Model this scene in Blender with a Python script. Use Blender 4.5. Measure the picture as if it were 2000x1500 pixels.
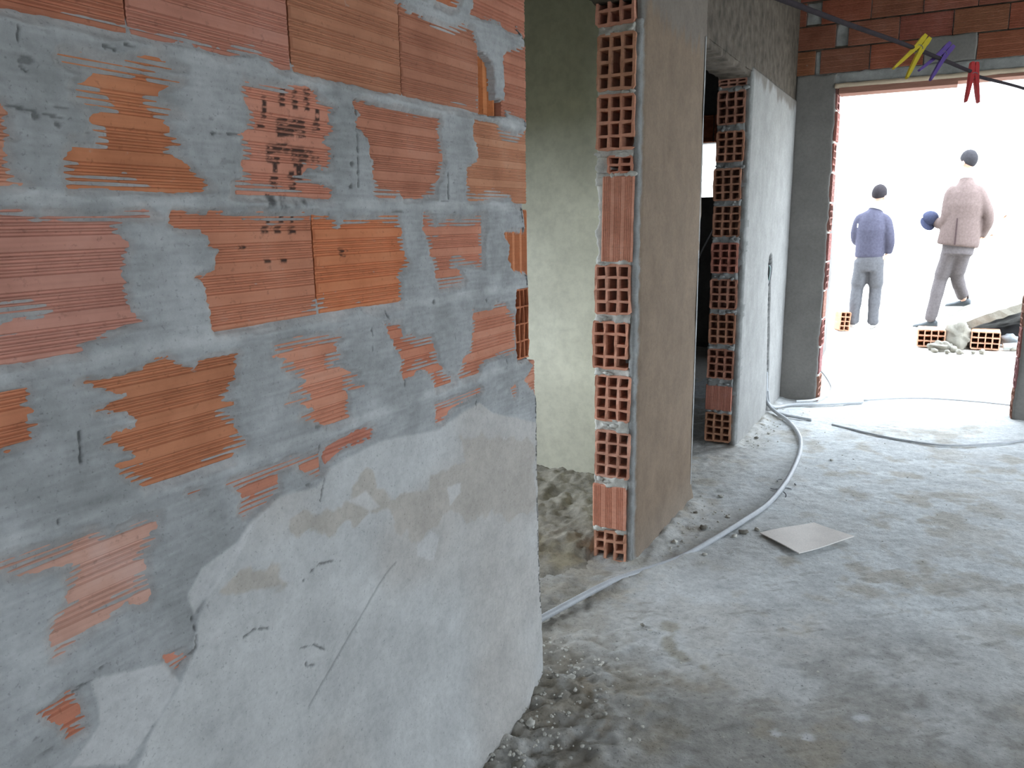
import bpy, bmesh, math, random
import numpy as np
from mathutils import Vector, Matrix, noise as mnoise

for o in list(bpy.data.objects):
    bpy.data.objects.remove(o)
scene = bpy.context.scene
COL = scene.collection

# sky radiance, exposure, and the openings of the shell (metres)
SKY, EXPO = 13.0, 0.0
XR = 4.6                                     # inner face of the right wall
RW0, RW1, RWB, RWT = -0.4, 1.0, 0.8, 2.05    # first window opening in the right wall
RX0, RX1, RXB, RXT = 3.6, 5.9, 0.3, 2.4      # second one, unseen, added to brighten the far floor and walls
FB0, FB1 = 0.9, 1.5                          # window opening behind
WA0, WA1, WAB, WAT = 0.3, 3.35, 0.75, 1.74   # window of the first side room

# ------------------------------------------------------------------ camera
YAW, PITCH, ROLL = 0.496762, 0.205894, -0.0138735
CAM = Vector((1.0, 0.0, 1.3789))
fwd = Vector((-math.sin(YAW)*math.cos(PITCH), math.cos(YAW)*math.cos(PITCH), -math.sin(PITCH)))
rgt0 = Vector((math.cos(YAW), math.sin(YAW), 0))
up0 = rgt0.cross(fwd)
rgt = rgt0*math.cos(ROLL) + up0*math.sin(ROLL)
upv = -rgt0*math.sin(ROLL) + up0*math.cos(ROLL)
cd = bpy.data.cameras.new('camera')
cam = bpy.data.objects.new('camera', cd)
COL.objects.link(cam)
cam.matrix_world = Matrix(((rgt.x, upv.x, -fwd.x, CAM.x), (rgt.y, upv.y, -fwd.y, CAM.y),
                           (rgt.z, upv.z, -fwd.z, CAM.z), (0, 0, 0, 1)))
cd.sensor_fit = 'HORIZONTAL'
cd.sensor_width = 36.0
cd.lens = 1523.57*36/2000
cd.clip_start = 0.02
scene.camera = cam

# ------------------------------------------------------------------ sky and exposure
w = bpy.data.worlds.new('overcast_sky')
scene.world = w
w.use_nodes = True
bg = w.node_tree.nodes['Background']
bg.inputs[0].default_value = (0.82, 0.93, 1.06, 1)
bg.inputs[1].default_value = SKY
vs = scene.view_settings
vs.view_transform = 'Standard'
vs.look = 'None'
vs.exposure = EXPO
vs.gamma = 1.0
vs.use_curve_mapping = False

def portal(loc, rot, sx, sy):
    l = bpy.data.lights.new('window_portal', 'AREA')
    l.shape = 'RECTANGLE'; l.size = sx; l.size_y = sy
    l.cycles.is_portal = True
    o = bpy.data.objects.new('window_portal', l)
    o.location = loc; o.rotation_euler = rot
    COL.objects.link(o)

# ------------------------------------------------------------------ traced shapes on the wall plane, in millimetres (along wall, height)
EXPOSED = [
 [(483,1780),(1325,1827),(1399,1811),(1425,1804),(1480,1806),(1539,1799),(1580,1804),(1635,1820),(1680,1816),(1695,1773),(1704,1763),(1698,1628),(1614,1626),(1541,1629),(1386,1632),(1277,1631),(1188,1634),(1107,1631),(1075,1635),(1041,1633),(1010,1642),(987,1651),(952,1645),(934,1633),(896,1635),(858,1642),(824,1638),(804,1629),(759,1635),(727,1631),(660,1631),(615,1629),(588,1630),(461,1634)],
 [(1823,1789),(1947,1831),(2002,1877),(1998,1647),(1949,1642),(1907,1642),(1851,1649),(1824,1655),(1826,1723)],
 [(1686,1949),(2004,2028),(2002,1911),(1940,1898),(1898,1842),(1857,1837),(1817,1847),(1810,1858),(1684,1846),(1659,1845),(1683,1872)],
 [(1524,1878),(1633,1904),(1627,1870),(1617,1855),(1604,1842),(1582,1832),(1557,1832),(1517,1836)],
 [(492,1527),(574,1526),(579,1516),(575,1504),(580,1490),(572,1479),(569,1473),(575,1462),(573,1452),(579,1440),(594,1433),(559,1426),(477,1424)],
 [(651,1593),(659,1601),(685,1604),(705,1604),(712,1599),(746,1599),(779,1617),(802,1618),(819,1611),(834,1608),(846,1605),(799,1594),(823,1586),(841,1586),(821,1578),(802,1566),(795,1555),(818,1547),(833,1540),(810,1532),(806,1524),(814,1517),(813,1507),(827,1498),(804,1486),(822,1477),(840,1468),(852,1456),(861,1448),(869,1436),(883,1431),(832,1426),(727,1425),(642,1425),(639,1439),(639,1457),(648,1473),(657,1483),(687,1487),(691,1495),(658,1492),(687,1501),(685,1512),(679,1523),(706,1533),(669,1536),(665,1543),(673,1551),(664,1556),(663,1560),(691,1571),(704,1579),(669,1577),(656,1583)],
 [(960,1605),(1022,1608),(1038,1607),(1099,1617),(1123,1610),(1130,1596),(1170,1587),(1155,1575),(1158,1559),(1174,1550),(1158,1537),(1136,1522),(1156,1512),(1155,1479),(1092,1476),(1080,1461),(1116,1451),(1154,1445),(1152,1422),(1160,1417),(913,1423),(923,1442),(939,1451),(945,1494),(946,1521),(959,1528),(966,1548),(963,1564),(953,1584)],
 [(1230,1608),(1260,1611),(1302,1605),(1374,1607),(1456,1605),(1521,1607),(1527,1595),(1514,1577),(1519,1562),(1530,1543),(1535,1516),(1520,1479),(1507,1468),(1493,1435),(1421,1427),(1377,1426),(1367,1435),(1345,1426),(1293,1425),(1279,1433),(1276,1460),(1279,1498),(1271,1518),(1269,1541),(1246,1554),(1233,1558),(1239,1575),(1253,1585),(1231,1589)],
 [(1674,1620),(1778,1623),(1809,1604),(1883,1599),(1950,1620),(2019,1627),(2016,1420),(1936,1419),(1887,1415),(1845,1438),(1740,1436),(1717,1428),(1644,1427),(1630,1437),(1633,1505),(1691,1526),(1685,1554),(1665,1580)],
 [(461,1402),(556,1401),(581,1399),(598,1395),(646,1399),(665,1394),(696,1394),(724,1399),(753,1405),(766,1398),(780,1388),(719,1387),(707,1377),(709,1370),(729,1352),(713,1342),(714,1324),(707,1315),(711,1300),(711,1282),(715,1264),(730,1249),(732,1243),(698,1239),(664,1230),(646,1230),(636,1214),(630,1212),(573,1211),(529,1212),(432,1211),(441,1268),(536,1263),(558,1267),(587,1267),(559,1271),(537,1269),(442,1278)],
 [(789,1385),(800,1402),(831,1397),(879,1401),(922,1393),(949,1399),(980,1402),(992,1396),(1106,1399),(1105,1367),(1106,1302),(1100,1207),(1060,1209),(952,1206),(857,1208),(855,1221),(850,1239),(851,1261),(848,1284),(846,1292),(833,1299),(858,1304),(869,1310),(871,1330),(879,1338),(863,1346),(865,1367),(809,1371),(792,1381)],
 [(1100,1391),(1156,1386),(1163,1367),(1182,1388),(1232,1386),(1266,1390),(1353,1395),(1362,1368),(1365,1336),(1369,1310),(1389,1292),(1361,1279),(1333,1267),(1353,1253),(1353,1207),(1276,1202),(1246,1206),(1218,1218),(1180,1210),(1148,1203),(1091,1209),(1095,1247),(1098,1303),(1099,1358)],
 [(1449,1400),(1484,1387),(1495,1366),(1521,1380),(1553,1390),(1600,1384),(1649,1391),(1716,1403),(1722,1363),(1706,1345),(1696,1292),(1703,1269),(1629,1273),(1574,1278),(1601,1268),(1593,1261),(1613,1241),(1578,1229),(1505,1228),(1488,1253),(1483,1271),(1478,1292),(1466,1306),(1462,1333),(1441,1367)],
 [(1809,1346),(1851,1353),(1926,1352),(1977,1351),(1975,1232),(1928,1236),(1883,1243),(1856,1252),(1832,1282),(1845,1318),(1825,1334)],
 [(428,1185),(525,1181),(555,1181),(560,1173),(554,1160),(560,1150),(550,1144),(562,1131),(554,1127),(551,1116),(537,1113),(527,1111),(514,1107),(417,1109)],
 [(625,1174),(643,1176),(664,1171),(695,1174),(724,1178),(746,1187),(765,1191),(785,1173),(811,1163),(821,1172),(864,1174),(901,1174),(896,1160),(887,1146),(889,1134),(871,1113),(855,1102),(883,1087),(857,1082),(881,1069),(876,1052),(890,1036),(898,1020),(872,1010),(868,995),(786,992),(704,999),(683,1014),(669,1035),(666,1048),(697,1051),(677,1069),(650,1084),(664,1093),(702,1095),(708,1106),(684,1119),(663,1126),(640,1131),(677,1137),(691,1146),(667,1155),(641,1168)],
 [(975,1178),(1004,1178),(1023,1180),(1091,1178),(1150,1171),(1158,1161),(1135,1153),(1143,1140),(1160,1128),(1128,1121),(1153,1105),(1198,1085),(1187,1074),(1164,1072),(1215,1056),(1186,1056),(1158,1061),(1166,1044),(1159,1021),(1167,1000),(1126,997),(1091,1003),(1083,1010),(1024,1030),(1033,1040),(1069,1040),(1027,1058),(1000,1064),(1020,1068),(1059,1066),(1052,1070),(1010,1082),(1026,1087),(1050,1097),(1043,1107),(1006,1116),(989,1133),(1001,1142),(1016,1145),(969,1155),(984,1161)],
 [(1289,1172),(1347,1169),(1354,1138),(1385,1140),(1413,1125),(1455,1124),(1467,1108),(1478,1085),(1489,1055),(1507,1033),(1553,1014),(1559,998),(1518,994),(1472,992),(1461,1016),(1444,1048),(1408,1058),(1373,1047),(1350,1047),(1340,1066),(1347,1085),(1343,1103),(1322,1122),(1313,1143)],
 [(1646,1167),(1668,1161),(1745,1157),(1762,1171),(1811,1166),(1836,1143),(1871,1127),(1868,1021),(1790,1029),(1708,1030),(1677,1019),(1668,1001),(1645,993),(1587,1000),(1567,1015),(1597,1052),(1634,1073),(1643,1102)],
 [(1916,939),(1970,965),(2030,955),(2029,876),(1983,885),(1959,904)],
 [(1834,933),(1866,940),(1869,913),(1851,897)],
 [(1464,968),(1543,963),(1667,965),(1682,954),(1651,948),(1577,944),(1521,933),(1494,913),(1468,919),(1466,946)],
 [(957,964),(1010,962),(1075,957),(1138,968),(1214,972),(1241,965),(1230,945),(1136,946),(1095,930),(1078,908),(1042,918),(1009,949),(968,946),(965,916),(931,902),(880,894),(870,908),(884,932),(853,961),(882,966),(925,964)],
 [(773,973),(801,970),(806,962),(782,963)],
 [(727,957),(719,934),(705,930),(717,919),(692,901),(690,867),(698,841),(687,824),(652,840),(625,831),(583,823),(558,811),(538,807),(544,822),(535,839),(547,869),(568,883),(571,910),(581,929),(559,934),(524,941),(504,946),(492,952),(402,956),(405,979),(495,972),(539,970),(579,969),(615,972),(641,954),(676,958)],
 [(704,729),(738,718),(741,704),(714,695),(703,720)],
 [(512,748),(534,747),(554,755),(560,743),(571,707),(559,702),(568,683),(545,687),(537,712),(531,724),(517,736)],
 [(1695,1771),(1731,1766),(1760,1747),(1772,1673),(1828,1680),(1825,1644),(1778,1636),(1689,1631)],
 [(1875,1181),(2006,1169),(2003,978),(1876,998)],
]
STAIN = [
 [(1156,884),(1224,875),(1231,838),(1275,805),(1417,772),(1430,801),(1587,790),(1565,859),(1669,847),(1799,800),(1964,750),(1960,531),(1792,565),(1660,635),(1579,634),(1505,681),(1388,662),(1288,719),(1272,769),(1191,797),(1155,780),(1083,789),(977,839),(973,862),(1015,868),(1087,833),(1143,836)],
 [(811,790),(859,809),(944,778),(974,734),(932,731),(859,758)],
]
PALE = [
 [(1366,657),(1422,669),(1455,643),(1429,591),(1364,631)],
 [(1143,836),(1195,843),(1236,793),(1200,794)],
 [(1497,754),(1559,749),(1557,720),(1506,702)],
 [(753,807),(784,840),(859,858),(885,883),(936,895),(883,859),(843,820),(795,797),(760,771)],
 [(586,754),(703,720),(722,672),(673,635),(621,594),(540,650),(589,683)],
 [(775,720),(810,732),(816,709),(784,705)],
]
COAT = [
 [(2153,745),(1728,885),(1659,929),(1568,921),(1506,911),(1471,903),(1247,934),(1094,919),(1054,893),(957,908),(885,883),(852,851),(783,793),(764,759),(754,721),(722,672),(662,623),(560,480),(430,250),(300,-100),(2100,-100)],
]
CRACK = [
 [(1001,727),(1017,734),(1047,741),(1077,733),(1108,722)],
 [(852,686),(867,686),(876,689),(907,676)],
 [(756,782),(756,763),(761,741),(756,715),(720,697)],
 [(1072,969),(1077,902),(1062,863)],
 [(569,992),(572,1001),(578,1001)],
 [(613,1109),(612,1067)],
 [(981,597),(1017,587),(1053,554)],
 [(990,570),(995,552),(1013,545)],
 [(560,752),(578,756),(596,754)],
 [(1658,951),(1642,930),(1633,900)],
 [(1350,1047),(1347,1029)],
 [(1806,1014),(1814,1000),(1805,993)],
 [(1296,1200),(1296,1191),(1310,1179)],
 [(1244,1178),(1245,1156)],
 [(1241,1141),(1242,1126)],
 [(1555,1118),(1558,1106)],
 [(882,1517),(947,1522)],
 [(573,1524),(600,1521),(654,1514)],
 [(601,1570),(607,1565)],
 [(1233,1608),(1229,1510),(1226,1447)],
 [(1546,1497),(1543,1429)],
 [(604,1616),(601,1595)],
 [(749,1621),(768,1621)],
 [(716,1613),(732,1611)],
]
SCRATCH = [
 [(1283,647),(1243,635),(1101,541),(991,470)],
]
DOT = [
 [(612,1514)],
 [(1208,1489)],
 [(1205,1448)],
 [(639,1506)],
 [(1472,1202)],
 [(1707,1182)],
 [(1211,1489)],
 [(1205,1449)],
]
INK = [
 [(1039,1604),(1050,1605),(1047,1576),(1036,1575)],
 [(1070,1605),(1081,1607),(1078,1575),(1067,1574)],
 [(1099,1609),(1111,1611),(1107,1576),(1096,1574)],
 [(998,1585),(1005,1585),(1002,1551),(994,1550)],
 [(1124,1579),(1132,1580),(1130,1552),(1121,1551)],
 [(1029,1553),(1050,1555),(1047,1527),(1026,1525)],
 [(1049,1550),(1067,1552),(1064,1529),(1047,1528)],
 [(1067,1556),(1094,1559),(1092,1539),(1065,1537)],
 [(1071,1535),(1094,1537),(1093,1529),(1071,1527)],
 [(1002,1510),(1045,1513),(1044,1500),(1000,1497)],
 [(1041,1507),(1089,1510),(1088,1503),(1040,1499)],
 [(1084,1504),(1109,1506),(1109,1500),(1083,1499)],
 [(1001,1500),(1011,1500),(1009,1481),(999,1481)],
 [(1010,1489),(1026,1490),(1025,1480),(1009,1479)],
 [(1057,1497),(1097,1500),(1096,1488),(1056,1486)],
 [(1060,1486),(1082,1487),(1081,1478),(1059,1477)],
 [(1066,1477),(1077,1478),(1075,1456),(1064,1456)],
 [(1047,1467),(1058,1468),(1057,1459),(1046,1458)],
 [(1011,1480),(1019,1481),(1018,1466),(1009,1465)],
 [(1004,1458),(1019,1458),(1018,1445),(1003,1445)],
 [(1051,1460),(1080,1461),(1079,1456),(1050,1455)],
 [(1005,1440),(1015,1441),(1015,1436),(1004,1436)],
 [(1048,1449),(1061,1450),(1060,1437),(1046,1437)],
 [(1116,1554),(1132,1555),(1131,1543),(1115,1541)],
 [(983,1541),(997,1542),(997,1537),(983,1535)],
 [(1108,1495),(1124,1496),(1124,1489),(1107,1489)],
 [(987,1428),(1007,1428),(1005,1406),(985,1406)],
 [(1020,1426),(1032,1426),(1030,1406),(1018,1406)],
 [(1053,1420),(1080,1421),(1079,1408),(1052,1408)],
 [(989,1406),(995,1406),(992,1382),(986,1382)],
 [(1018,1405),(1026,1405),(1024,1382),(1015,1382)],
 [(1045,1402),(1050,1402),(1048,1382),(1043,1382)],
 [(976,1375),(988,1375),(987,1365),(974,1365)],
 [(1004,1375),(1017,1375),(1016,1365),(1003,1365)],
 [(1036,1374),(1053,1374),(1052,1363),(1035,1363)],
 [(924,1346),(935,1345),(935,1340),(923,1340)],
 [(976,1321),(988,1321),(988,1316),(975,1316)],
 [(1013,1319),(1026,1319),(1025,1314),(1013,1315)],
 [(1164,1333),(1189,1329),(1180,1317),(1167,1319)],
]


# ------------------------------------------------------------------ helpers
def rng_noise(x, y, seed=0):
    """smooth 2-D value noise in -1..1 for numpy arrays"""
    def h(ix, iy):
        n = (ix.astype(np.int64)*374761393 + iy.astype(np.int64)*668265263 + seed*1442695041) & 0xffffffff
        n = ((n ^ (n >> 13))*1274126177) & 0xffffffff
        n = n ^ (n >> 16)
        return (n & 0xffff)/32767.5 - 1.0
    x = np.asarray(x, float); y = np.asarray(y, float)
    ix = np.floor(x); iy = np.floor(y)
    fx = x-ix; fy = y-iy
    fx = fx*fx*(3-2*fx); fy = fy*fy*(3-2*fy)
    a = h(ix, iy); b = h(ix+1, iy); c = h(ix, iy+1); d = h(ix+1, iy+1)
    return (a*(1-fx)+b*fx)*(1-fy) + (c*(1-fx)+d*fx)*fy

def fbm(x, y, seed=0, octs=4):
    t = 0; a = 1; s = 0
    for k in range(octs):
        t = t + a*rng_noise(x*2**k+7.3*k, y*2**k-3.1*k, seed+k*17); s += a; a *= .5
    return t/s

def sstep(a, b, x):
    t = np.clip((x-a)/(b-a), 0, 1)
    return t*t*(3-2*t)

def poly_sd(P, Y, Z, reach=.06):
    """signed distance (inside +), only evaluated near the polygon, elsewhere -reach"""
    P = np.array(P, float)/1000
    out = np.full(Y.shape, -reach)
    m = (Y > P[:, 0].min()-reach) & (Y < P[:, 0].max()+reach) & (Z > P[:, 1].min()-reach) & (Z < P[:, 1].max()+reach)
    if not m.any(): return out
    y = Y[m]; z = Z[m]
    d2 = np.full(y.shape, 1e9); ins = np.zeros(y.shape, bool)
    n = len(P)
    for i in range(n):
        a = P[i]; b = P[(i+1) % n]
        e = b-a; L = e@e+1e-12
        t = np.clip(((y-a[0])*e[0]+(z-a[1])*e[1])/L, 0, 1)
        d2 = np.minimum(d2, (y-a[0]-t*e[0])**2+(z-a[1]-t*e[1])**2)
        c = ((a[1] > z) != (b[1] > z))
        if abs(e[1]) > 1e-9:
            ins ^= c & (y < e[0]*(z-a[1])/e[1]+a[0])
    d = np.sqrt(d2)
    out[m] = np.clip(np.where(ins, d, -d), -reach, None)
    return out

def line_d(P, Y, Z, reach=.03):
    P = np.array(P, float)/1000
    out = np.full(Y.shape, reach)
    m = (Y > P[:, 0].min()-reach) & (Y < P[:, 0].max()+reach) & (Z > P[:, 1].min()-reach) & (Z < P[:, 1].max()+reach)
    if not m.any(): return out
    y = Y[m]; z = Z[m]; d2 = np.full(y.shape, 1e9)
    if len(P) == 1:
        d2 = (y-P[0, 0])**2+(z-P[0, 1])**2
    for i in range(len(P)-1):
        a = P[i]; e = P[i+1]-a; L = e@e+1e-12
        t = np.clip(((y-a[0])*e[0]+(z-a[1])*e[1])/L, 0, 1)
        d2 = np.minimum(d2, (y-a[0]-t*e[0])**2+(z-a[1]-t*e[1])**2)
    out[m] = np.sqrt(d2)
    return out

def link(o, parent=None, label=None, cat=None, group=None, kind=None):
    COL.objects.link(o)
    if parent is not None: o.parent = parent
    if label: o['label'] = label
    if cat: o['category'] = cat
    if group: o['group'] = group
    if kind: o['kind'] = kind
    return o

def mesh(name, verts, faces, mat, parent=None, smooth=False, color=None, **kw):
    me = bpy.data.meshes.new(name)
    me.from_pydata([tuple(map(float, v)) for v in verts], [], faces)
    if smooth: me.polygons.foreach_set('use_smooth', [True]*len(me.polygons))
    me.materials.append(mat)
    me.update()
    o = bpy.data.objects.new(name, me)
    if color: o.color = (*color, 1)
    return link(o, parent, **kw)

def empty(name, loc=(0, 0, 0), rz=0, **kw):
    o = bpy.data.objects.new(name, None)
    o.location = loc; o.rotation_euler = (0, 0, rz)
    o.empty_display_size = .05
    return link(o, **kw)

def grid_mesh(name, X, Y, Z, mat, parent=None, col=None, attr='col', smooth=True, flip=False, **kw):
    """numpy grid -> mesh"""
    n, m = X.shape
    co = np.stack([X, Y, Z], -1).reshape(-1, 3).astype(np.float32)
    i = np.arange(n*m).reshape(n, m)
    q = np.stack([i[:-1, :-1], i[:-1, 1:], i[1:, 1:], i[1:, :-1]], -1).reshape(-1, 4)
    if flip: q = q[:, ::-1]
    me = bpy.data.meshes.new(name)
    me.vertices.add(len(co)); me.vertices.foreach_set('co', co.ravel())
    me.loops.add(q.size); me.loops.foreach_set('vertex_index', q.ravel().astype(np.int32))
    me.polygons.add(len(q)); me.polygons.foreach_set('loop_start', np.arange(0, q.size, 4, dtype=np.int32))
    me.polygons.foreach_set('loop_total', np.full(len(q), 4, np.int32))
    me.polygons.foreach_set('use_smooth', np.full(len(q), smooth))
    me.update(calc_edges=True)
    if col is not None:
        a = me.color_attributes.new(attr, 'FLOAT_COLOR', 'POINT')
        c = np.ones((n*m, 4), np.float32); c[:, :3] = col.reshape(-1, 3)
        a.data.foreach_set('color', c.ravel())
    me.materials.append(mat)
    o = bpy.data.objects.new(name, me)
    return link(o, parent, **kw)

def box_vf(x0, x1, y0, y1, z0, z1):
    v = [(x, y, z) for x in (x0, x1) for y in (y0, y1) for z in (z0, z1)]
    f = [(0, 1, 3, 2), (4, 6, 7, 5), (0, 4, 5, 1), (2, 3, 7, 6), (0, 2, 6, 4), (1, 5, 7, 3)]
    return v, f

def join_vf(parts):
    V = []; F = []
    for v, f in parts:
        k = len(V); V += list(v); F += [tuple(i+k for i in q) for q in f]
    return V, F

def boxes(name, bl, mat, parent=None, **kw):
    v, f = join_vf([box_vf(*b) for b in bl])
    return mesh(name, v, f, mat, parent, **kw)

def slab(name, org, u, v, n, W, H, T, res, mat, parent=None, amp=.003, freq=12, seed=1, edge=.0, hfun=None, colfun=None, rnd=.004, edges=(1, 1, 1, 1), **kw):
    """a coat or bed of something rough: displaced front, ragged outline, rounded rim and sides back to depth T.
    edges = ragged amount on (u0,u1,v0,v1)"""
    org = np.array(org, float); u = np.array(u, float); v = np.array(v, float); n = np.array(n, float)
    nu = max(2, int(W/res)+1); nv = max(2, int(H/res)+1)
    a = np.linspace(0, 1, nu); b = np.linspace(0, 1, nv)
    A, B = np.meshgrid(a, b)
    U = A*W; Vv = B*H
    if edge > 0:
        l0 = edge*edges[0]*fbm(Vv*freq*2, Vv*0+seed, seed+5); l1 = edge*edges[1]*fbm(Vv*freq*2, Vv*0+seed*3.1, seed+6)
        U = l0 + A*(W+l1-l0)
        t0 = edge*edges[2]*fbm(A*W*freq*2, A*0+seed*1.7, seed+7); t1 = edge*edges[3]*fbm(A*W*freq*2, A*0+seed*2.3, seed+8)
        Vv = t0 + B*(H+t1-t0)
    h = amp*fbm(U*freq+seed*3.7, Vv*freq, seed)
    rim = np.minimum(np.minimum(A*W, (1-A)*W), np.minimum(B*H, (1-B)*H))
    h = h - rnd*(1-sstep(0, rnd*2.5, rim))
    if hfun is not None: h = h + hfun(U, Vv)
    # pad with a skirt
    def pad(M): return np.pad(M, 1, mode='edge')
    Up, Vp, hp = pad(U), pad(Vv), pad(h)
    hp[0, :] = hp[-1, :] = hp[:, 0] = hp[:, -1] = -T
    P = org + Up[..., None]*u + Vp[..., None]*v + hp[..., None]*n
    col = None
    if colfun is not None: col = colfun(Up, Vp)
    flip = np.dot(np.cross(u, v), n) < 0
    return grid_mesh(name, P[..., 0], P[..., 1], P[..., 2], mat, parent, col=col, flip=bool(flip), **kw)

def tube_vf(pts, rad, n=10, ell=None, ref=None):
    """loft of rings along points; rad list of (a,b) or floats"""
    pts = [Vector(q) for q in pts]; V = []; F = []
    prevx = None
    for i, q in enumerate(pts):
        t = (pts[min(i+1, len(pts)-1)]-pts[max(i-1, 0)])
        t = t.normalized() if t.length > 1e-9 else Vector((0, 0, 1))
        if ref is not None:
            x = Vector(ref) - t*Vector(ref).dot(t)
        elif prevx is None:
            r = Vector((0, 1, 0)) if abs(t.y) < .9 else Vector((1, 0, 0))
            x = r.cross(t)
        else:
            x = prevx - t*prevx.dot(t)
        x.normalize(); prevx = x; y = t.cross(x)
        r = rad[i] if hasattr(rad, '__len__') else rad
        ra, rb = (r if hasattr(r, '__len__') else (r, r))
        for k in range(n):
            a = 2*math.pi*k/n
            V.append(q + x*ra*math.cos(a) + y*rb*math.sin(a))
    for i in range(len(pts)-1):
        for k in range(n):
            F.append((i*n+k, i*n+(k+1) % n, (i+1)*n+(k+1) % n, (i+1)*n+k))
    F.append(tuple(reversed(range(n)))); F.append(tuple((len(pts)-1)*n+k for k in range(n)))
    return V, F

def smooth_path(pts, k=8):
    P = [Vector(q) for q in pts]; out = []
    for i in range(len(P)-1):
        a = P[max(i-1, 0)]; b = P[i]; c = P[i+1]; d = P[min(i+2, len(P)-1)]
        for j in range(k):
            t = j/k
            out.append(.5*((2*b)+(c-a)*t+(2*a-5*b+4*c-d)*t*t+(3*b-a-3*c+d)*t**3))
    out.append(P[-1]); return out

def sphere_vf(c, r, nu=14, nv=10, jitter=0, seed=0, rot=None):
    c = Vector(c); V = []; F = []; r = r if hasattr(r, '__len__') else (r, r, r)
    for i in range(nv+1):
        th = math.pi*i/nv
        for k in range(nu):
            a = 2*math.pi*k/nu
            d = Vector((math.sin(th)*math.cos(a), math.sin(th)*math.sin(a), math.cos(th)))
            s = 1+jitter*mnoise.fractal(d*1.9+Vector((seed*3.3, seed*1.7, 0)), 1.0, 2.0, 3) if jitter else 1
            q = Vector((d.x*r[0]*s, d.y*r[1]*s, d.z*r[2]*s))
            if rot is not None: q = rot @ q
            V.append(c+q)
    for i in range(nv):
        for k in range(nu):
            F.append((i*nu+k, (i+1)*nu+k, (i+1)*nu+(k+1) % nu, i*nu+(k+1) % nu))
    return V, F

# ------------------------------------------------------------------ materials
def new_mat(name):
    m = bpy.data.materials.new(name); m.use_nodes = True
    nt = m.node_tree; b = nt.nodes['Principled BSDF']
    b.inputs['Roughness'].default_value = .9
    b.inputs['Specular IOR Level'].default_value = .2
    return m, nt, b

def N(nt, t, **kw):
    n = nt.nodes.new(t)
    for k, v in kw.items(): setattr(n, k, v)
    return n

def noise_node(nt, vec, scale, detail=5, rough=.6):
    n = N(nt, 'ShaderNodeTexNoise'); n.inputs['Scale'].default_value = scale
    n.inputs['Detail'].default_value = detail; n.inputs['Roughness'].default_value = rough
    nt.links.new(vec, n.inputs['Vector']); return n.outputs['Fac']

def ramp(nt, fac, stops):
    r = N(nt, 'ShaderNodeValToRGB'); e = r.color_ramp.elements
    while len(e) < len(stops): e.new(.5)
    for i, (p, c) in enumerate(stops):
        e[i].position = p; e[i].color = (*c, 1) if hasattr(c, '__len__') else (c, c, c, 1)
    nt.links.new(fac, r.inputs[0]); return r.outputs['Color']

def mixc(nt, mode, fac, a, b):
    m = N(nt, 'ShaderNodeMix', data_type='RGBA', blend_type=mode)
    for s, v in ((0, fac), (6, a), (7, b)):
        if hasattr(v, 'links'): nt.links.new(v, m.inputs[s])
        elif hasattr(v, '__len__'): m.inputs[s].default_value = (*v, 1)
        else: m.inputs[s].default_value = v
    return m.outputs[2]

def bump(nt, b, h, strength=.3, dist=.002):
    n = N(nt, 'ShaderNodeBump'); n.inputs['Strength'].default_value = strength; n.inputs['Distance'].default_value = dist
    nt.links.new(h, n.inputs['Height']); nt.links.new(n.outputs['Normal'], b.inputs['Normal'])

def coords(nt, kind='Object', scale=None):
    tc = N(nt, 'ShaderNodeTexCoord'); o = tc.outputs[kind]
    if scale:
        mp = N(nt, 'ShaderNodeMapping'); mp.inputs['Scale'].default_value = scale
        nt.links.new(o, mp.inputs['Vector']); o = mp.outputs['Vector']
    return o

def mat_brick(ink=False):
    """fired clay: tint from the object's colour, cloudy firing marks, fine drag lines"""
    m, nt, b = new_mat('fired_clay_ink' if ink else 'fired_clay')
    v = coords(nt)
    oi = N(nt, 'ShaderNodeObjectInfo')
    off = N(nt, 'ShaderNodeVectorMath', operation='ADD'); nt.links.new(v, off.inputs[0])
    sc = N(nt, 'ShaderNodeVectorMath', operation='SCALE'); sc.inputs[0].default_value = (13, 7, 5)
    nt.links.new(oi.outputs['Random'], sc.inputs['Scale']); nt.links.new(sc.outputs[0], off.inputs[1])
    v = off.outputs[0]
    f = noise_node(nt, v, 9, 4); c = mixc(nt, 'MULTIPLY', 1.0, oi.outputs['Color'], ramp(nt, f, [(.3, (.80, .76, .74)), (.55, (1, 1, 1)), (.75, (1.06, 1.18, 1.28))]))
    mp = N(nt, 'ShaderNodeMapping'); mp.inputs['Scale'].default_value = (60, 4, 160); nt.links.new(v, mp.inputs['Vector'])
    g = noise_node(nt, mp.outputs[0], 1, 3); c = mixc(nt, 'MULTIPLY', .55, c, ramp(nt, g, [(.3, .78), (.6, 1.0)]))
    d = noise_node(nt, v, 90, 3); c = mixc(nt, 'MULTIPLY', .6, c, ramp(nt, d, [(.28, .55), (.40, 1.0)]))
    e = noise_node(nt, v, 45, 5); c = mixc(nt, 'MIX', ramp(nt, e, [(.68, 0), (.78, .5)]), c, (.42, .41, .38))
    if ink:
        a = N(nt, 'ShaderNodeAttribute', attribute_name='ink')
        c = mixc(nt, 'MIX', a.outputs['Fac'], c, (.025, .018, .016))
    nt.links.new(c, b.inputs['Base Color']); bump(nt, b, noise_node(nt, v, 220, 4), .25, .0012)
    return m

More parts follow.
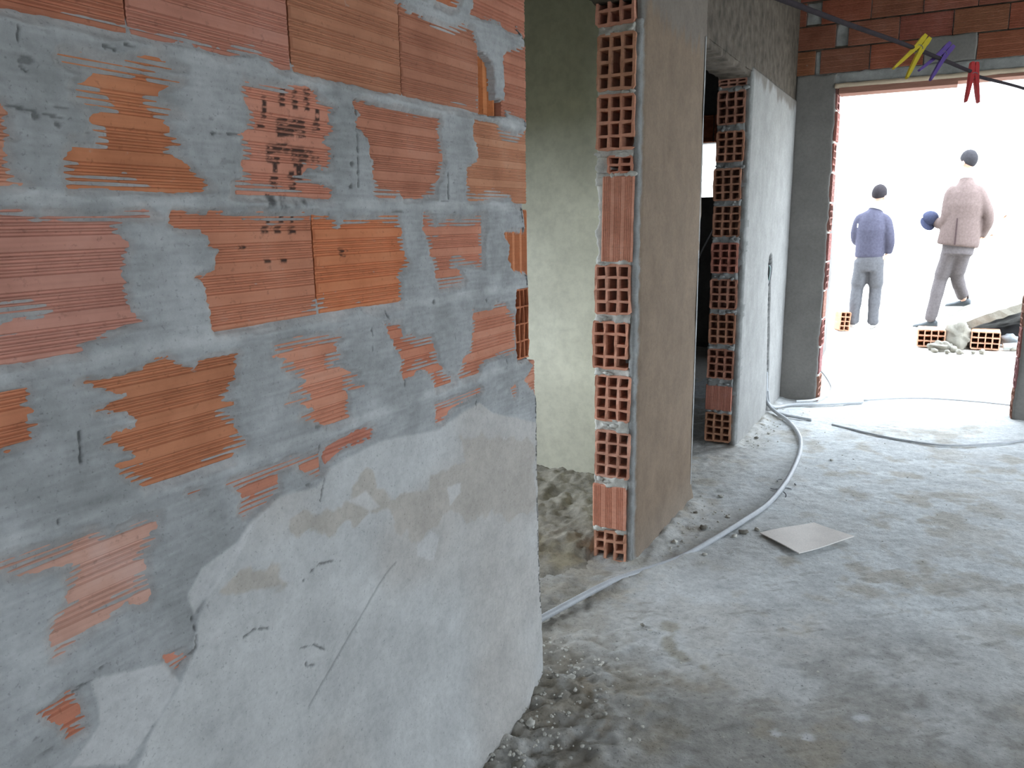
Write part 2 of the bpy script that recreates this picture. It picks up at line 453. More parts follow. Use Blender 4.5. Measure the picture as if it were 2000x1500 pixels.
def mat_attr(name, scale=1, tint=(1, 1, 1), grain=1.0):
    """mortar and render: colour from the mesh (trowelled areas, stains), sand grain from noise"""
    m, nt, b = new_mat(name); v = coords(nt)
    a = N(nt, 'ShaderNodeAttribute', attribute_name='col')
    c = mixc(nt, 'MULTIPLY', 1.0, a.outputs['Color'], ramp(nt, noise_node(nt, v, 7*scale, 6, .65), [(.3, .86), (.7, 1.1)]))
    c = mixc(nt, 'MULTIPLY', .8, c, ramp(nt, noise_node(nt, v, 60*scale, 4, .7), [(.3, 1-.14*grain), (.6, 1+.06*grain)]))
    c = mixc(nt, 'MULTIPLY', .8, c, ramp(nt, noise_node(nt, v, 170*scale, 3), [(.27, 1-.4*min(grain, 1.8)), (.4, 1.0)]))
    if tint != (1, 1, 1): c = mixc(nt, 'MULTIPLY', 1.0, c, tint)
    nt.links.new(c, b.inputs['Base Color'])
    bump(nt, b, noise_node(nt, v, 130*scale, 6, .7), min(1, .45*grain), .003*grain)
    return m

def mat_plain(name, col, var=.15, scale=8, rough=.9, bumpd=.002, spec=.2, streak=None):
    m, nt, b = new_mat(name); v = coords(nt, scale=streak)
    lo = tuple(k*(1-var) for k in col); hi = tuple(min(1, k*(1+var)) for k in col)
    c = ramp(nt, noise_node(nt, v, scale, 6, .6), [(.3, lo), (.7, hi)])
    c = mixc(nt, 'MULTIPLY', .6, c, ramp(nt, noise_node(nt, v, scale*12, 4, .65), [(.3, .8), (.6, 1.05)]))
    nt.links.new(c, b.inputs['Base Color'])
    b.inputs['Roughness'].default_value = rough; b.inputs['Specular IOR Level'].default_value = spec
    if bumpd: bump(nt, b, noise_node(nt, v, scale*14, 6, .7), .4, bumpd)
    return m

def mat_tint(name, rough=.8, scale=30, spec=.2):
    """one recipe, the tint taken from each object's colour"""
    m, nt, b = new_mat(name); oi = N(nt, 'ShaderNodeObjectInfo'); v = coords(nt)
    c = mixc(nt, 'MULTIPLY', 1.0, oi.outputs['Color'], ramp(nt, noise_node(nt, v, scale, 5), [(.3, .82), (.7, 1.12)]))
    nt.links.new(c, b.inputs['Base Color']); b.inputs['Roughness'].default_value = rough
    b.inputs['Specular IOR Level'].default_value = spec
    bump(nt, b, noise_node(nt, v, scale*6, 3), .15, .002)
    return m

BRICK = mat_brick(); BRICK_INK = mat_brick(True)
MORTAR = mat_attr('trowelled_mortar'); 
BED = mat_plain('sandy_mortar', (.56, .54, .48), .25, 20, bumpd=.006)
GREYBED = mat_plain('grey_mortar', (.30, .30, .285), .25, 14, bumpd=.005)
PLASTER = mat_attr('brown_render'); 
OLIVE = mat_plain('pale_green_render', (.57, .55, .44), .16, 2.2, bumpd=.002)
DIMPL = mat_plain('grey_render', (.20, .188, .17), .12, 5, bumpd=.003)
CONC = mat_plain('raw_concrete', (.095, .078, .06), .5, 14, bumpd=.01)
CEIL = mat_plain('ceiling_concrete', (.20, .19, .175), .15, 3)
DARK = mat_plain('gloom_tinted_render', (.16, .15, .14), .2, 4)  # dark albedo paints in the gloom of the unlit second room
HOSE = mat_plain('grey_conduit_plastic', (.42, .43, .44), .12, 12, rough=.5, bumpd=0, spec=.4)
CARD = mat_plain('pale_cardboard', (.80, .75, .70), .05, 14, rough=.85, bumpd=.0008)
WOOD = mat_plain('formwork_wood', (.62, .50, .36), .18, 6, streak=(1, 8, 8), bumpd=.002)
REDWOOD = mat_plain('reddish_board', (.34, .17, .12), .2, 6, streak=(1, 8, 8), bumpd=.002)
TINT = mat_tint('tinted_plastic', .55, 30, .4)
CLOTH = mat_tint('woven_cloth', .95, 45, .1)
SKIN = mat_tint('skin', .7, 20, .3)
EARTH = mat_plain('pale_dry_earth', (.60, .57, .52), .12, 2.2, bumpd=.01)
STONE = mat_plain('pale_limewashed_wall', (.72, .70, .66), .08, 2.0, bumpd=.01)
GREEN = mat_plain('green_bounce_ground', (.035, .042, .018), .3, 2.5, bumpd=.02)  # for the unseen ground added to tint and dim the side room light
SLABM = mat_plain('broken_concrete', (.22, .205, .17), .2, 9, bumpd=.008)
SHADEBLK = mat_plain('hollow_shade_black', (.03, .03, .032), .2, 9, rough=.6)  # stands in for the shade under the tilted slab
SAND = mat_attr('loose_sand_and_rubble', grain=1.6)

ORANGE = [(.47, .175, .085), (.45, .165, .085), (.49, .19, .105), (.50, .215, .135), (.46, .20, .125)]

# ------------------------------------------------------------------ hollow bricks
def web_positions(n, w, t):
    c = (w-t*(n+1))/n; xs = [0]
    for i in range(n): xs += [xs[-1]+t, xs[-1]+t+c]
    xs += [xs[-1]+t]
    return xs

def hollow_vf(w, h, depth, nx=3, nz=4, t=.010, merged=(), broken=(), seed=0, jit=.0015):
    """local: face in XZ at y=0 looking towards -Y, body along +Y. merged = cells whose web above is missing, broken = cells cut open at the outer wall"""
    r = random.Random(seed)
    xs = web_positions(nx, w, t); zs = web_positions(nz, h, t)
    V = []; F = []; idx = {}
    def vid(i, k, y):
        key = (i, k, y)
        if key not in idx:
            jx = r.uniform(-jit, jit); jz = r.uniform(-jit, jit)
            corner = (i in (0, len(xs)-1)) and (k in (0, len(zs)-1))
            yy = y + (r.uniform(-.002, .003) if y == 0 else 0)
            x = xs[i]+jx; z = zs[k]+jz
            if corner:
                x += .004*(1 if i == 0 else -1); z += .004*(1 if k == 0 else -1)
            idx[key] = len(V); V.append((x, yy, z))
        return idx[key]
    hole = set()
    for i in range(nx):
        for k in range(nz): hole.add((2*i+1, 2*k+1))
    for (i, k) in merged: hole.add((2*i+1, 2*k+2))
    for (i, k) in broken:
        hole.add((2*i+2 if i == nx-1 else 2*i, 2*k+1))
    nI = len(xs)-1; nK = len(zs)-1
    D = depth
    for i in range(nI):
        for k in range(nK):
            if (i, k) in hole:
                a = [vid(i, k, D), vid(i+1, k, D), vid(i+1, k+1, D), vid(i, k+1, D)]
                F.append(tuple(a))
                continue
            F.append((vid(i, k, 0), vid(i+1, k, 0), vid(i+1, k+1, 0), vid(i, k+1, 0)))
            for di, dk, p, q in ((-1, 0, (i, k+1), (i, k)), (1, 0, (i+1, k), (i+1, k+1)), (0, -1, (i, k), (i+1, k)), (0, 1, (i+1, k+1), (i, k+1))):
                ni, nk = i+di, k+dk
                out = ni < 0 or nk < 0 or ni >= nI or nk >= nK
                if out or (ni, nk) in hole:
                    F.append((vid(*p, 0), vid(*p, D), vid(*q, D), vid(*q, 0)))
    F.append((vid(0, 0, D), vid(0, nK, D), vid(nI, nK, D), vid(nI, 0, D)))
    return V, F

def groove_profile(h, groups=4, per=4, pitch=.0082, dep=.0036, seed=0):
    """(z, depth) pairs of a ribbed clay face"""
    P = [(0, .004), (.004, 0)]
    gap = h/groups
    for g in range(groups):
        c = gap*(g+.5)
        for k in range(per):
            z = c+(k-(per-1)/2)*pitch
            P += [(z-.0034, 0), (z-.0012, dep), (z+.0012, dep), (z+.0034, 0)]
    P += [(h-.004, 0), (h, .004)]
    return P

def ribbed_brick(name, y0, y1, z0, z1, parent, color, x=0.0, thick=.148, vertical=False, ink=None, mat=None, axis='X', tilt=0):
    """clay block whose ribbed face looks towards +X (axis X) or -Y (axis Y, y0..y1 then being x)"""
    L = y1-y0; H = z1-z0
    prof = groove_profile(L, groups=max(2, int(L/.036)), pitch=.0074, dep=.0026) if vertical else groove_profile(H)
    if ink is not None:
        pr = []
        for (a, da), (b, db) in zip(prof, prof[1:]):
            k = max(1, int((b-a)/.0022)); pr += [(a+(b-a)*i/k, da+(db-da)*i/k) for i in range(k)]
        prof = pr+[prof[-1]]
    if vertical: cols = prof; rows = [(0, .003), (.004, 0), (H-.004, 0), (H, .003)]
    else:
        rows = prof; cols = [(0, .003), (.0035, 0), (L-.0035, 0), (L, .003)]
        if ink is not None:
            cols = [(0, .003)] + [(.0035+(L-.007)*k/140, 0) for k in range(141)] + [(L, .003)]
    c = np.array(cols); r = np.array(rows)
    Yg, Zg = np.meshgrid(c[:, 0], r[:, 0]); Dg = np.maximum.outer(r[:, 1], c[:, 1])
    Yg = np.pad(Yg, 1, mode='edge'); Zg = np.pad(Zg, 1, mode='edge'); Dg = np.pad(Dg, 1, mode='edge')
    Dg[0, :] = Dg[-1, :] = Dg[:, 0] = Dg[:, -1] = thick
    Zt = Zg + tilt*(Yg-L/2)
    colr = None
    if axis == 'X':
        A = (x-Dg, Yg, Zt); flip = False
    else:
        A = (Yg, x+Dg, Zt); flip = False
    if ink is not None: colr = ink(Yg+y0, Zt+z0)*np.where(Dg > .0012, .5, 1.0)[..., None]
    cx, cy = ((0, y0) if axis == 'X' else (y0, 0))
    o = grid_mesh(name, A[0], A[1], A[2], mat or BRICK, parent, col=colr, attr='ink', smooth=False, flip=flip)
    o.location = (cx, cy, z0)
    o.color = (*color, 1)
    return o

# ================================================================== near wall of ribbed blocks, mortar smears and a render coat
def near_wall():
    y = np.arange(.30, 1.90, .0025); z = np.concatenate([np.arange(-.06, .30, .006), np.arange(.30, 1.96, .0025), np.arange(1.96, 2.17, .01)])
    # end of the wall, height by height
    ez = np.array([-.1, 0, .18, .5, .76, .94, .965, .985, 1.0, 1.16, 1.2, 1.26, 1.34, 1.38, 1.41, 1.43, 1.6, 1.64, 1.83, 1.86, 2.2])
    ey = np.array([1.972, 1.972, 1.98, 1.988, 1.982, 1.985, 1.975, 1.955, 1.945, 1.945, 1.94, 1.933, 1.93, 1.918, 1.908, 1.932, 1.938, 1.935, 1.938, 1.905, 1.93])
    Ye = np.interp(z, ez, ey) + .004*fbm(z*26, z*0, 3) + .002*fbm(z*90, z*0, 4)
    nb = 24; t = np.linspace(0, 1, nb+1)[1:]
    Yg = np.concatenate([np.repeat(y[None], len(z), 0), y[-1] + t[None]*(Ye[:, None]-y[-1])], 1)
    Zg = np.repeat(z[:, None], Yg.shape[1], 1)
    sd = np.full(Yg.shape, -.06)
    for P in EXPOSED: sd = np.maximum(sd, poly_sd(P, Yg, Zg))
    # course above the frame, ribbed and bare like the one below it
    sd = np.maximum(sd, poly_sd([(200, 1850), (1350, 1850), (1480, 1842), (1490, 1900), (1640, 1910), (1660, 2035), (200, 2040)], Yg, Zg))
    sd = np.maximum(sd, poly_sd([(200, 1636), (520, 1632), (520, 1832), (200, 1832)], Yg, Zg))
    sd = np.maximum(sd, poly_sd([(1052, 1216), (1140, 1222), (1140, 1392), (1052, 1396)], Yg, Zg))
    sd = sd + .0035*rng_noise(Yg*22, Zg*190, 5) + .0025*rng_noise(Yg*130, Zg*170, 6) + .002*rng_noise(Yg*45, Zg*60, 9)
    wid = .003+.016*np.clip(fbm(Yg*7, Zg*7, 11, 2)+.30, 0, 1)**1.4*2
    lump = .0016*fbm(Yg*9, Zg*9, 12) + .0009*fbm(Yg*45, Zg*60, 13, 3) + .0006*rng_noise(Yg*30, Zg*230, 14)
    hout = .0005 + .0045*sstep(0, .010, -sd) + lump*sstep(0, .01, -sd)
    hin = -.0003 - .0034*np.clip(sd/wid, 0, 1.6) - .005*sstep(.02, .03, sd)
    h = np.where(sd < 0, hout, hin)
    coat = np.maximum.reduce([poly_sd(P, Yg, Zg) for P in COAT]) + .004*fbm(Yg*20, Zg*20, 15)
    cs = sstep(-.003, .004, coat)
    h = np.where(sd < 0, h + cs*.0028, h)
    stain = np.maximum.reduce([poly_sd(P, Yg, Zg) for P in STAIN]) + .026*fbm(Yg*24, Zg*24, 21, 5)
    pale = np.maximum.reduce([poly_sd(P, Yg, Zg) for P in PALE]) + .006*fbm(Yg*25, Zg*25, 22, 4)
    crack = np.minimum.reduce([line_d(P, Yg, Zg) for P in CRACK])
    crack = crack + .0022*rng_noise(Yg*120, Zg*120, 23)
    scr = np.minimum.reduce([line_d(P, Yg, Zg) for P in SCRATCH])
    dots = np.minimum.reduce([line_d(P, Yg, Zg) for P in DOT])
    # little pits and drag tears along the smears
    tear = rng_noise(Yg*28, Zg*120, 31)*.6+rng_noise(Yg*60, Zg*210, 32)*.4
    tears = sstep(.62, .75, tear)*sstep(.25, .5, fbm(Yg*4, Zg*4, 33, 2)+.15)*(1-cs)
    cr = 1-sstep(.0006, .0020, crack)
    dt = 1-sstep(.002, .0048, dots+.003*rng_noise(Yg*150, Zg*150, 34))
    h = h - np.where(sd < 0, .0035*cr + .0012*(1-sstep(.001, .004, scr)) + .003*dt + .0022*tears, 0)
    # a dark gap under some of the blocks
    # base swells outwards towards the floor
    h = h + .055*sstep(.34, 0, Zg)**1.5*sstep(2.05, 1.72, Yg) + .012*sstep(.55, .1, Zg)
    # openings at the end: a cut block with open cells, a recessed block, a small black hole
    deep = (Yg > 1.872) & (Zg > .998) & (Zg < 1.197); h = np.where(deep, -.09, h)
    rec = poly_sd([(1700, 1630), (1800, 1628), (1800, 1835), (1700, 1835)], Yg, Zg); h = np.where((rec > 0) & (sd > -.002), -.022, h)
    hole = poly_sd([(1790, 1640), (1830, 1640), (1830, 1672), (1790, 1672)], Yg, Zg); h = np.where(hole > 0, -.07, h)
    # colours
    base = np.array([.335, .34, .335]); 
    n1 = fbm(Yg*5, Zg*5, 41, 4)[..., None]; n2 = fbm(Yg*16, Zg*18, 42, 4)[..., None]
    col = base*(1+.20*n1+.20*n2+.10*rng_noise(Yg*30, Zg*230, 14)[..., None])
    jl = np.zeros(Yg.shape)
    for zz in (1.625, 1.416, 1.204, .992): jl = np.maximum(jl, sstep(.016, .004, abs(Zg-zz+.004*fbm(Yg*14, Yg*0, 43))))
    col = col*(1-.30*jl[..., None]*0) + jl[..., None]*np.array([.10, .10, .095])*(.6+.5*n2)
    coatc = np.array([.50, .50, .485])*(1+.09*n1+.08*n2)
    col = col*(1-cs[..., None]) + coatc*cs[..., None]
    ss = (sstep(-.004, .004, stain)*cs)[..., None]*.75; col = col*(1-ss) + np.array([.42, .375, .315])*(1+.1*n2)*ss
    warm = (sstep(.0, .8, fbm(Yg*3+2, Zg*3, 44, 3)+.1+sstep(1.2, 1.9, Yg)*.5)*cs*.55)[..., None]; col = col*(1-warm)+np.array([.42, .385, .345])*warm
    pp = (sstep(-.003, .003, pale))[..., None]*.7; col = col*(1-pp) + np.array([.56, .555, .54])*pp
    dk = np.clip(cr*.62+dt*.6+tears*.5+.35*(1-sstep(.001, .0045, scr)), 0, .9)[..., None]; col = col*(1-dk)+np.array([.06, .06, .055])*dk
    # mortar thinly dragged over clay picks up its dust; clay dust inside joints
    dust = (sstep(.012, .0, -sd)*.25*(.5+.5*n2[..., 0]))[..., None]; col = col*(1-dust)+np.array([.38, .25, .18])*dust
    inkm = np.zeros(Yg.shape)
    for P in INK[26:29]: inkm = np.maximum(inkm, sstep(-.006, .004, poly_sd(P, Yg, Zg)))
    inkm = (inkm*sstep(-.2, .5, fbm(Yg*60, Zg*60, 45)+.25)*.8)[..., None]; col = col*(1-inkm)+np.array([.04, .04, .04])*inkm
    col = np.clip(col, .02, .8)
    # wrap the end of the wall round to its back
    r = .011; ang = np.radians([25, 50, 70, 90])
    xs = [h]; ys = [Yg]; zs = [Zg]; cc = [col]
    hl = h[:, -1:]; yl = Yg[:, -1:]; zl = Zg[:, -1:]; cl = col[:, -1:]
    hl = np.where(hl < -.03, -.03, hl)
    for a in ang:
        xs.append(hl-r*(1-np.cos(a))); ys.append(yl+r*np.sin(a)-r); zs.append(zl); cc.append(cl)
    for dx in np.arange(.02, .17, .01):
        xs.append(hl*0-dx); ys.append(yl+.006*fbm(np.full(zl.shape, dx*30), zl*30, 51)-.002); zs.append(zl); cc.append(cl)
    ys[0] = ys[0].copy(); ys[0][:, -1] -= r
    xs.append(hl*0-.175); ys.append(yl-.02); zs.append(zl); cc.append(cl)
    xs.append(hl*0-.175); ys.append(yl*0+.30); zs.append(zl); cc.append(cl)
    W = grid_mesh('wall_left', np.concatenate(xs, 1), np.concatenate(ys, 1), np.concatenate(zs, 1), MORTAR, col=np.concatenate(cc, 1), kind='structure')
    return W

WL = near_wall()
WL['label'] = 'ribbed red block wall with grey mortar smears and a cement coat at its foot'

def inkfun(Yg, Zg):
    m = np.zeros(Yg.shape)
    for P in INK: m = np.maximum(m, sstep(-.0032, .0012, poly_sd(P, Yg, Zg)))
    n = fbm(Yg*110, Zg*260, 61, 3)
    ghost = np.zeros(Yg.shape)
    for P in INK[5:12]: ghost = np.maximum(ghost, sstep(-.010, .0, poly_sd(P, Yg, Zg)))
    m = m*sstep(-.35, .15, n+.15) + .30*ghost*sstep(-.3, .4, n)
    return np.repeat(np.clip(m, 0, .93)[..., None], 3, -1)

rb = random.Random(4)
PINK = (.54, .27, .20); ORG = (.56, .215, .10); MID = (.52, .225, .14); SALM = (.57, .26, .175); PALEP = (.58, .32, .25)
courses = [
    (1.846, 2.042, [(.14, .44, MID), (.45, .755, MID), (.762, 1.068, SALM), (1.075, 1.38, MID), (1.39, 1.515, MID), (1.522, 1.65, ORG), (1.664, 1.945, MID)]),
    (1.634, 1.830, [(.14, .447, MID), (.45, .757, (.50, .20, .115)), (.760, 1.069, SALM), (1.073, 1.387, MID), (1.390, 1.700, MID), (1.812, 1.947, MID)]),
    (1.424, 1.618, [(.30, .605, SALM), (.618, .905, ORG), (.922, 1.219, SALM), (1.226, 1.535, MID), (1.60, 1.945, MID)]),
    (1.213, 1.408, [(.45, .765, PINK), (.782, 1.095, MID), (1.0975, 1.395, ORG), (1.41, 1.70, MID), (1.74, 1.945, ORG)]),
    (1.000, 1.197, [(.30, .615, (.52, .21, .11)), (.63, .93, (.53, .195, .10)), (.945, 1.245, SALM), (1.26, 1.54, MID), (1.555, 1.868, MID)]),
    (.788, .985, [(.45, .755, PALEP), (.768, 1.075, MID), (1.085, 1.385, MID), (1.395, 1.69, SALM), (1.705, 1.985, SALM)]),
    (.576, .772, [(.30, .61, MID), (.62, .92, SALM)]),
]
for ci, (z0, z1, row) in enumerate(courses):
    for bi, (a, b, c) in enumerate(row):
        stamped = (ci, bi) in ((2, 2), (3, 1), (3, 2))
        c = tuple(k*rb.uniform(.95, 1.05)*(.88 if ci < 2 else 1) for k in c)  # top courses tinted darker, painting in the weaker light up there
        ribbed_brick('brick', a, b, z0+rb.uniform(-.001, .001), z1+rb.uniform(-.001, .001), WL, c, x=rb.uniform(-.0006, .0006) if ci else 0, thick=.14,
                     ink=inkfun if stamped else None, mat=BRICK_INK if stamped else None, vertical=(ci, bi) == (3, 4), tilt=rb.uniform(-.004, .004))
# recessed block with upright ribs, and the cut block whose open cells face the hall
ribbed_brick('brick', 1.702, 1.80, 1.636, 1.828, WL, (.56, .20, .075), x=-.014, thick=.10, vertical=True)
v, f = hollow_vf(.080, .196, .085, nx=3, nz=4, t=.0045, seed=5, jit=.001)
o = mesh('brick', v, f, BRICK, WL, color=(.50, .18, .085)); o.rotation_euler = (0, 0, math.pi/2); o.location = (-.002, 1.874, 1.0)
# the rest of the wall behind the camera's left shoulder
boxes('plaster_coat', [(-.175, .004, -2.4, .302, -.05, 2.17)], GREYBED, WL)
boxes('bounce_absorber', [(-.19, -.176, -2.4, 1.94, -.05, 2.17)], CONC, WL)  # unseen dark panel added to cut bounce light in the side room

# ================================================================== concrete tie beam over the whole left side
BEAM = empty('trim_1', kind='structure')
BEAM['label'] = 'rough concrete tie beam above the doorways on the left'
slab('tie_beam', (-.004, -2.4, 2.150), (0, 1, 0), (0, 0, 1), (1, 0, 0), 8.59, .84, .17, .018, CONC, BEAM, amp=.016, freq=12, seed=3, edge=.012, edges=(0, 0, 1, 0))
boxes('beam_soffit', [(-.17, .0, -2.4, 6.19, 2.18, 2.99)], CONC, BEAM)

# ================================================================== stretch of wall between the two doorways
def plaster_col(base, seed, lo=.0, grime=.0):
    def fn(U, V):
        n = fbm(U*2.2, V*2.2, seed, 4)[..., None]; n2 = fbm(U*22, V*5, seed+3, 4)[..., None]
        c = np.array(base)*(1+.10*n+.06*n2)
        return np.clip(c, .02, .9)
    return fn

WM = empty('wall_left_middle', kind='structure')
WM['label'] = 'rendered wall stretch between the two doorways, raw block ends showing'
boxes('core', [(-.160, -.012, 2.955, 3.685, -.05, 2.2), (-.155, -.02, 2.935, 2.956, -.05, 2.2)], GREYBED, WM)
def pm_h(U, V):
    edge = sstep(.045, .0, U)          # rim towards the raw block ends, thin and torn
    return -.010*edge + .004*fbm(U*3, V*3, 71, 3) - .012*sstep(.06, 0, V)*0 + .05*sstep(.22, 0, V)**2*0.35
def pm_c(U, V):
    c = plaster_col((.20, .146, .102), 72)(U, V)
    e = (sstep(.03+.02*0, .012, U+.012*fbm(V*30, U*30, 73)))[..., None]
    c = c*(1-e) + np.array([.27, .275, .265])*e
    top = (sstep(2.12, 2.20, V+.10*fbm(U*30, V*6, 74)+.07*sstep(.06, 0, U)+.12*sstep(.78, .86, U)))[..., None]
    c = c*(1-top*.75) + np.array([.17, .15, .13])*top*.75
    low = sstep(.25, 0, V)[..., None]*.3
    return c*(1-low)+np.array([.26, .235, .20])*low
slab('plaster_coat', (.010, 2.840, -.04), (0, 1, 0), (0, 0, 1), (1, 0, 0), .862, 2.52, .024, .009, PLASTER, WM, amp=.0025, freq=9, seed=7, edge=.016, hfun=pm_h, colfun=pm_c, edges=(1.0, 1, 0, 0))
slab('plaster_coat', (-.163, 3.69, -.04), (1, 0, 0), (0, 0, 1), (0, 1, 0), .175, 2.21, .02, .02, GREYBED, WM, amp=.006, freq=9, seed=8)
boxes('plaster_coat', [(-.185, -.159, 2.95, 3.53, -.05, 2.2)], OLIVE, WM)

def end_column(parent, ytop, x0, spec, w=.148, tint=1.0, seed=0, depth=.11, jx=.004, mortarmat=BED):
    """raw block ends stacked in a jamb. spec: (z0, z1, kind, dx, width, merged, broken)"""
    r = random.Random(seed); prev = None
    for k, s in enumerate(spec):
        z0, z1, kind = s[:3]
        dx = s[3] if len(s) > 3 else 0; ww = s[4] if len(s) > 4 else w
        mg = s[5] if len(s) > 5 else (); bk = s[6] if len(s) > 6 else ()
        xx = x0+dx+r.uniform(-jx, jx); yy = ytop+r.uniform(-.006, .004)
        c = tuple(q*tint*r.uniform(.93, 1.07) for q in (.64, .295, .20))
        if kind == 'h':
            v, f = hollow_vf(ww, z1-z0, depth, 3, 4, t=.0105, merged=mg, broken=bk, seed=seed*31+k, jit=.0021)
            o = mesh('brick', v, f, BRICK, parent, color=c); o.location = (xx, yy, z0)
            o.rotation_euler = (0, r.uniform(-.018, .018), r.uniform(-.02, .02))
        elif kind == 'q':
            v, f = hollow_vf(ww, z1-z0, depth, 2, 2, t=.009, merged=mg, broken=bk, seed=seed*31+k, jit=.002)
            o = mesh('brick', v, f, BRICK, parent, color=c); o.location = (xx, yy, z0)
        else:
            o = ribbed_brick('brick', xx, xx+ww, z0, z1, parent, c, x=yy, thick=depth, vertical=True, axis='Y')
            o.rotation_euler = (0, r.uniform(-.01, .01), 0)
        if prev is not None:
            gap = z0-prev
            if gap < 0: gap = -gap
        prev = z1
    zz = sorted((s[0], s[1]) for s in spec)
    k = 0
    for (a, b), (c_, d) in zip(zz, zz[1:]):
        g = c_-b; k += 1
        hh = max(g, .004)+.012
        slab('mortar_bed', (x0+.004, ytop+.003, b-.006), (1, 0, 0), (0, 0, 1), (0, -1, 0), w-.006, hh, .10, .006, mortarmat, parent, amp=.016, freq=30, seed=seed*7+k, edge=.005, rnd=.003)
        # squeezed-out crumbs of mortar
        for q in range(3):
            V, F = sphere_vf((x0+r.uniform(.01, w), ytop+r.uniform(-.002, .006), b+g*r.uniform(.1, .9)), (r.uniform(.010, .022), r.uniform(.006, .012), r.uniform(.005, .011)), 9, 6, .6, seed*50+k*3+q)
            mesh('mortar_crumb', V, F, mortarmat, parent, smooth=True)

end_column(WM, 2.826, -.163, [
    (2.062, 2.262, 'h'),
    (1.841, 2.037, 'h', 0, .148, ((1, 1),)),
    (1.630, 1.828, 'h', .002, .148, (), ((2, 0),)),
    (1.545, 1.612, 'q', .050, .100),
    (1.222, 1.538, 's', .024, .125),
    (1.018, 1.212, 'h', .002),
    (.803, .994, 'h', -.006, .148, ((1, 1),), ((2, 0),)),
    (.594, .782, 'h', .005, .148),
    (.358, .556, 'h', .002, .148),
    (.142, .324, 's', .000, .142),
    (-.045, .130, 'h', .004, .140, ((1, 1),)),
], seed=3)
# mortar filled beside the narrow pieces
slab('mortar_bed', (-.165, 2.838, 1.50), (1, 0, 0), (0, 0, 1), (0, -1, 0), .055, .13, .09, .006, BED, WM, amp=.010, freq=22, seed=91, edge=.012)
slab('mortar_bed', (-.160, 2.842, 1.20), (1, 0, 0), (0, 0, 1), (0, -1, 0), .035, .33, .09, .006, BED, WM, amp=.010, freq=18, seed=92, edge=.014)
slab('mortar_bed', (-.020, 2.834, -.02), (1, 0, 0), (0, 0, 1), (0, -1, 0), .024, 2.1, .09, .007, GREYBED, WM, amp=.009, freq=16, seed=93, edge=.006)

# ================================================================== wall from the second doorway to the corner
WF = empty('wall_left_far', kind='structure')
WF['label'] = 'rendered wall stretch running from the second doorway to the corner'
boxes('core', [(-.165, -.03, 4.80, 6.20, -.05, 2.2)], GREYBED, WF)
def chase(U, V):
    yc = 5.69-.17*np.clip(V/1.0, 0, 1)+.008*fbm(V*12, V*0, 81)
    m = sstep(.045, .032, abs(U+4.695-yc)+.006*fbm(V*30, U*20, 86))*(V < 1.02)
    hole = sstep(.085, .065, np.hypot((U+4.695-5.51)/1.0, (V-1.09)/1.1)+.012*fbm(U*25, V*25, 87))
    return np.maximum(m*.85, hole)
def pf_h(U, V): return -.034*chase(U, V) + .003*fbm(U*3, V*3, 82) - .008*sstep(.03, 0, U) - .04*sstep(.10, 0, V)*0
def pf_c(U, V):
    c = plaster_col((.31, .305, .29), 83)(U, V)
    k = (chase(U, V) > .25)[..., None]*1.0
    c = c*(1-k)+np.array([.16, .16, .155])*k
    kh = (sstep(.085, .06, np.hypot(U+4.695-5.51, (V-1.09)/1.1)))[..., None]; c = c*(1-kh)+np.array([.04, .04, .04])*kh  # hole painted near-black to stand in for its inner shade
    e = sstep(.035, .01, U+.01*fbm(V*25, U*20, 84))[..., None]; c = c*(1-e)+np.array([.22, .22, .21])*e
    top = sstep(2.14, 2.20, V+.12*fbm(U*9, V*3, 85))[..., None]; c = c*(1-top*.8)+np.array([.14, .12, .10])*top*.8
    return c
slab('plaster_coat', (.010, 4.695, -.04), (0, 1, 0), (0, 0, 1), (1, 0, 0), 1.50, 2.24, .040, .009, PLASTER, WF, amp=.002, freq=9, seed=17, edge=.012, hfun=pf_h, colfun=pf_c, edges=(1, 0, 0, 0))
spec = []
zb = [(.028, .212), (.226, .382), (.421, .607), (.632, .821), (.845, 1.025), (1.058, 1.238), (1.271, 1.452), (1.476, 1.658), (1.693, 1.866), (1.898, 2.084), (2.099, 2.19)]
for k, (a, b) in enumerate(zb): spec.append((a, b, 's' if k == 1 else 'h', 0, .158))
end_column(WF, 4.680, -.182, spec, w=.160, seed=9, tint=.78, mortarmat=GREYBED)  # tint darkens these block ends to paint in the doorway shade
slab('mortar_bed', (-.026, 4.69, -.02), (1, 0, 0), (0, 0, 1), (0, -1, 0), .034, 2.2, .09, .009, GREYBED, WF, amp=.008, freq=14, seed=95, edge=.008)

# ================================================================== wall with the way out
WB = empty('wall_back', kind='structure')
WB['label'] = 'end wall with the bright way out, blocks above and render below'
boxes('core', [(-.17, .268, 6.205, 6.345, -.05, 2.345), (1.55, XR, 6.205, 6.345, -.05, 2.36), (-.17, XR, 6.21, 6.345, 2.33, 3.0)], GREYBED, WB)
slab('plaster_coat', (.0, 6.19, -.04), (1, 0, 0), (0, 0, 1), (0, -1, 0), .272, 2.40, .02, .010, DIMPL, WB, amp=.004, freq=6, seed=21, edge=.012, edges=(0, 1, 0, 1.5))
slab('plaster_coat', (1.545, 6.19, -.04), (1, 0, 0), (0, 0, 1), (0, -1, 0), XR-1.545, 2.40, .02, .02, DIMPL, WB, amp=.004, freq=6, seed=22, edge=.010, edges=(1, 0, 0, 1))
slab('plaster_coat', (.20, 6.192, 2.292), (1, 0, 0), (0, 0, 1), (0, -1, 0), 1.36, .075, .02, .010, GREYBED, WB, amp=.006, freq=12, seed=23, edge=.010)
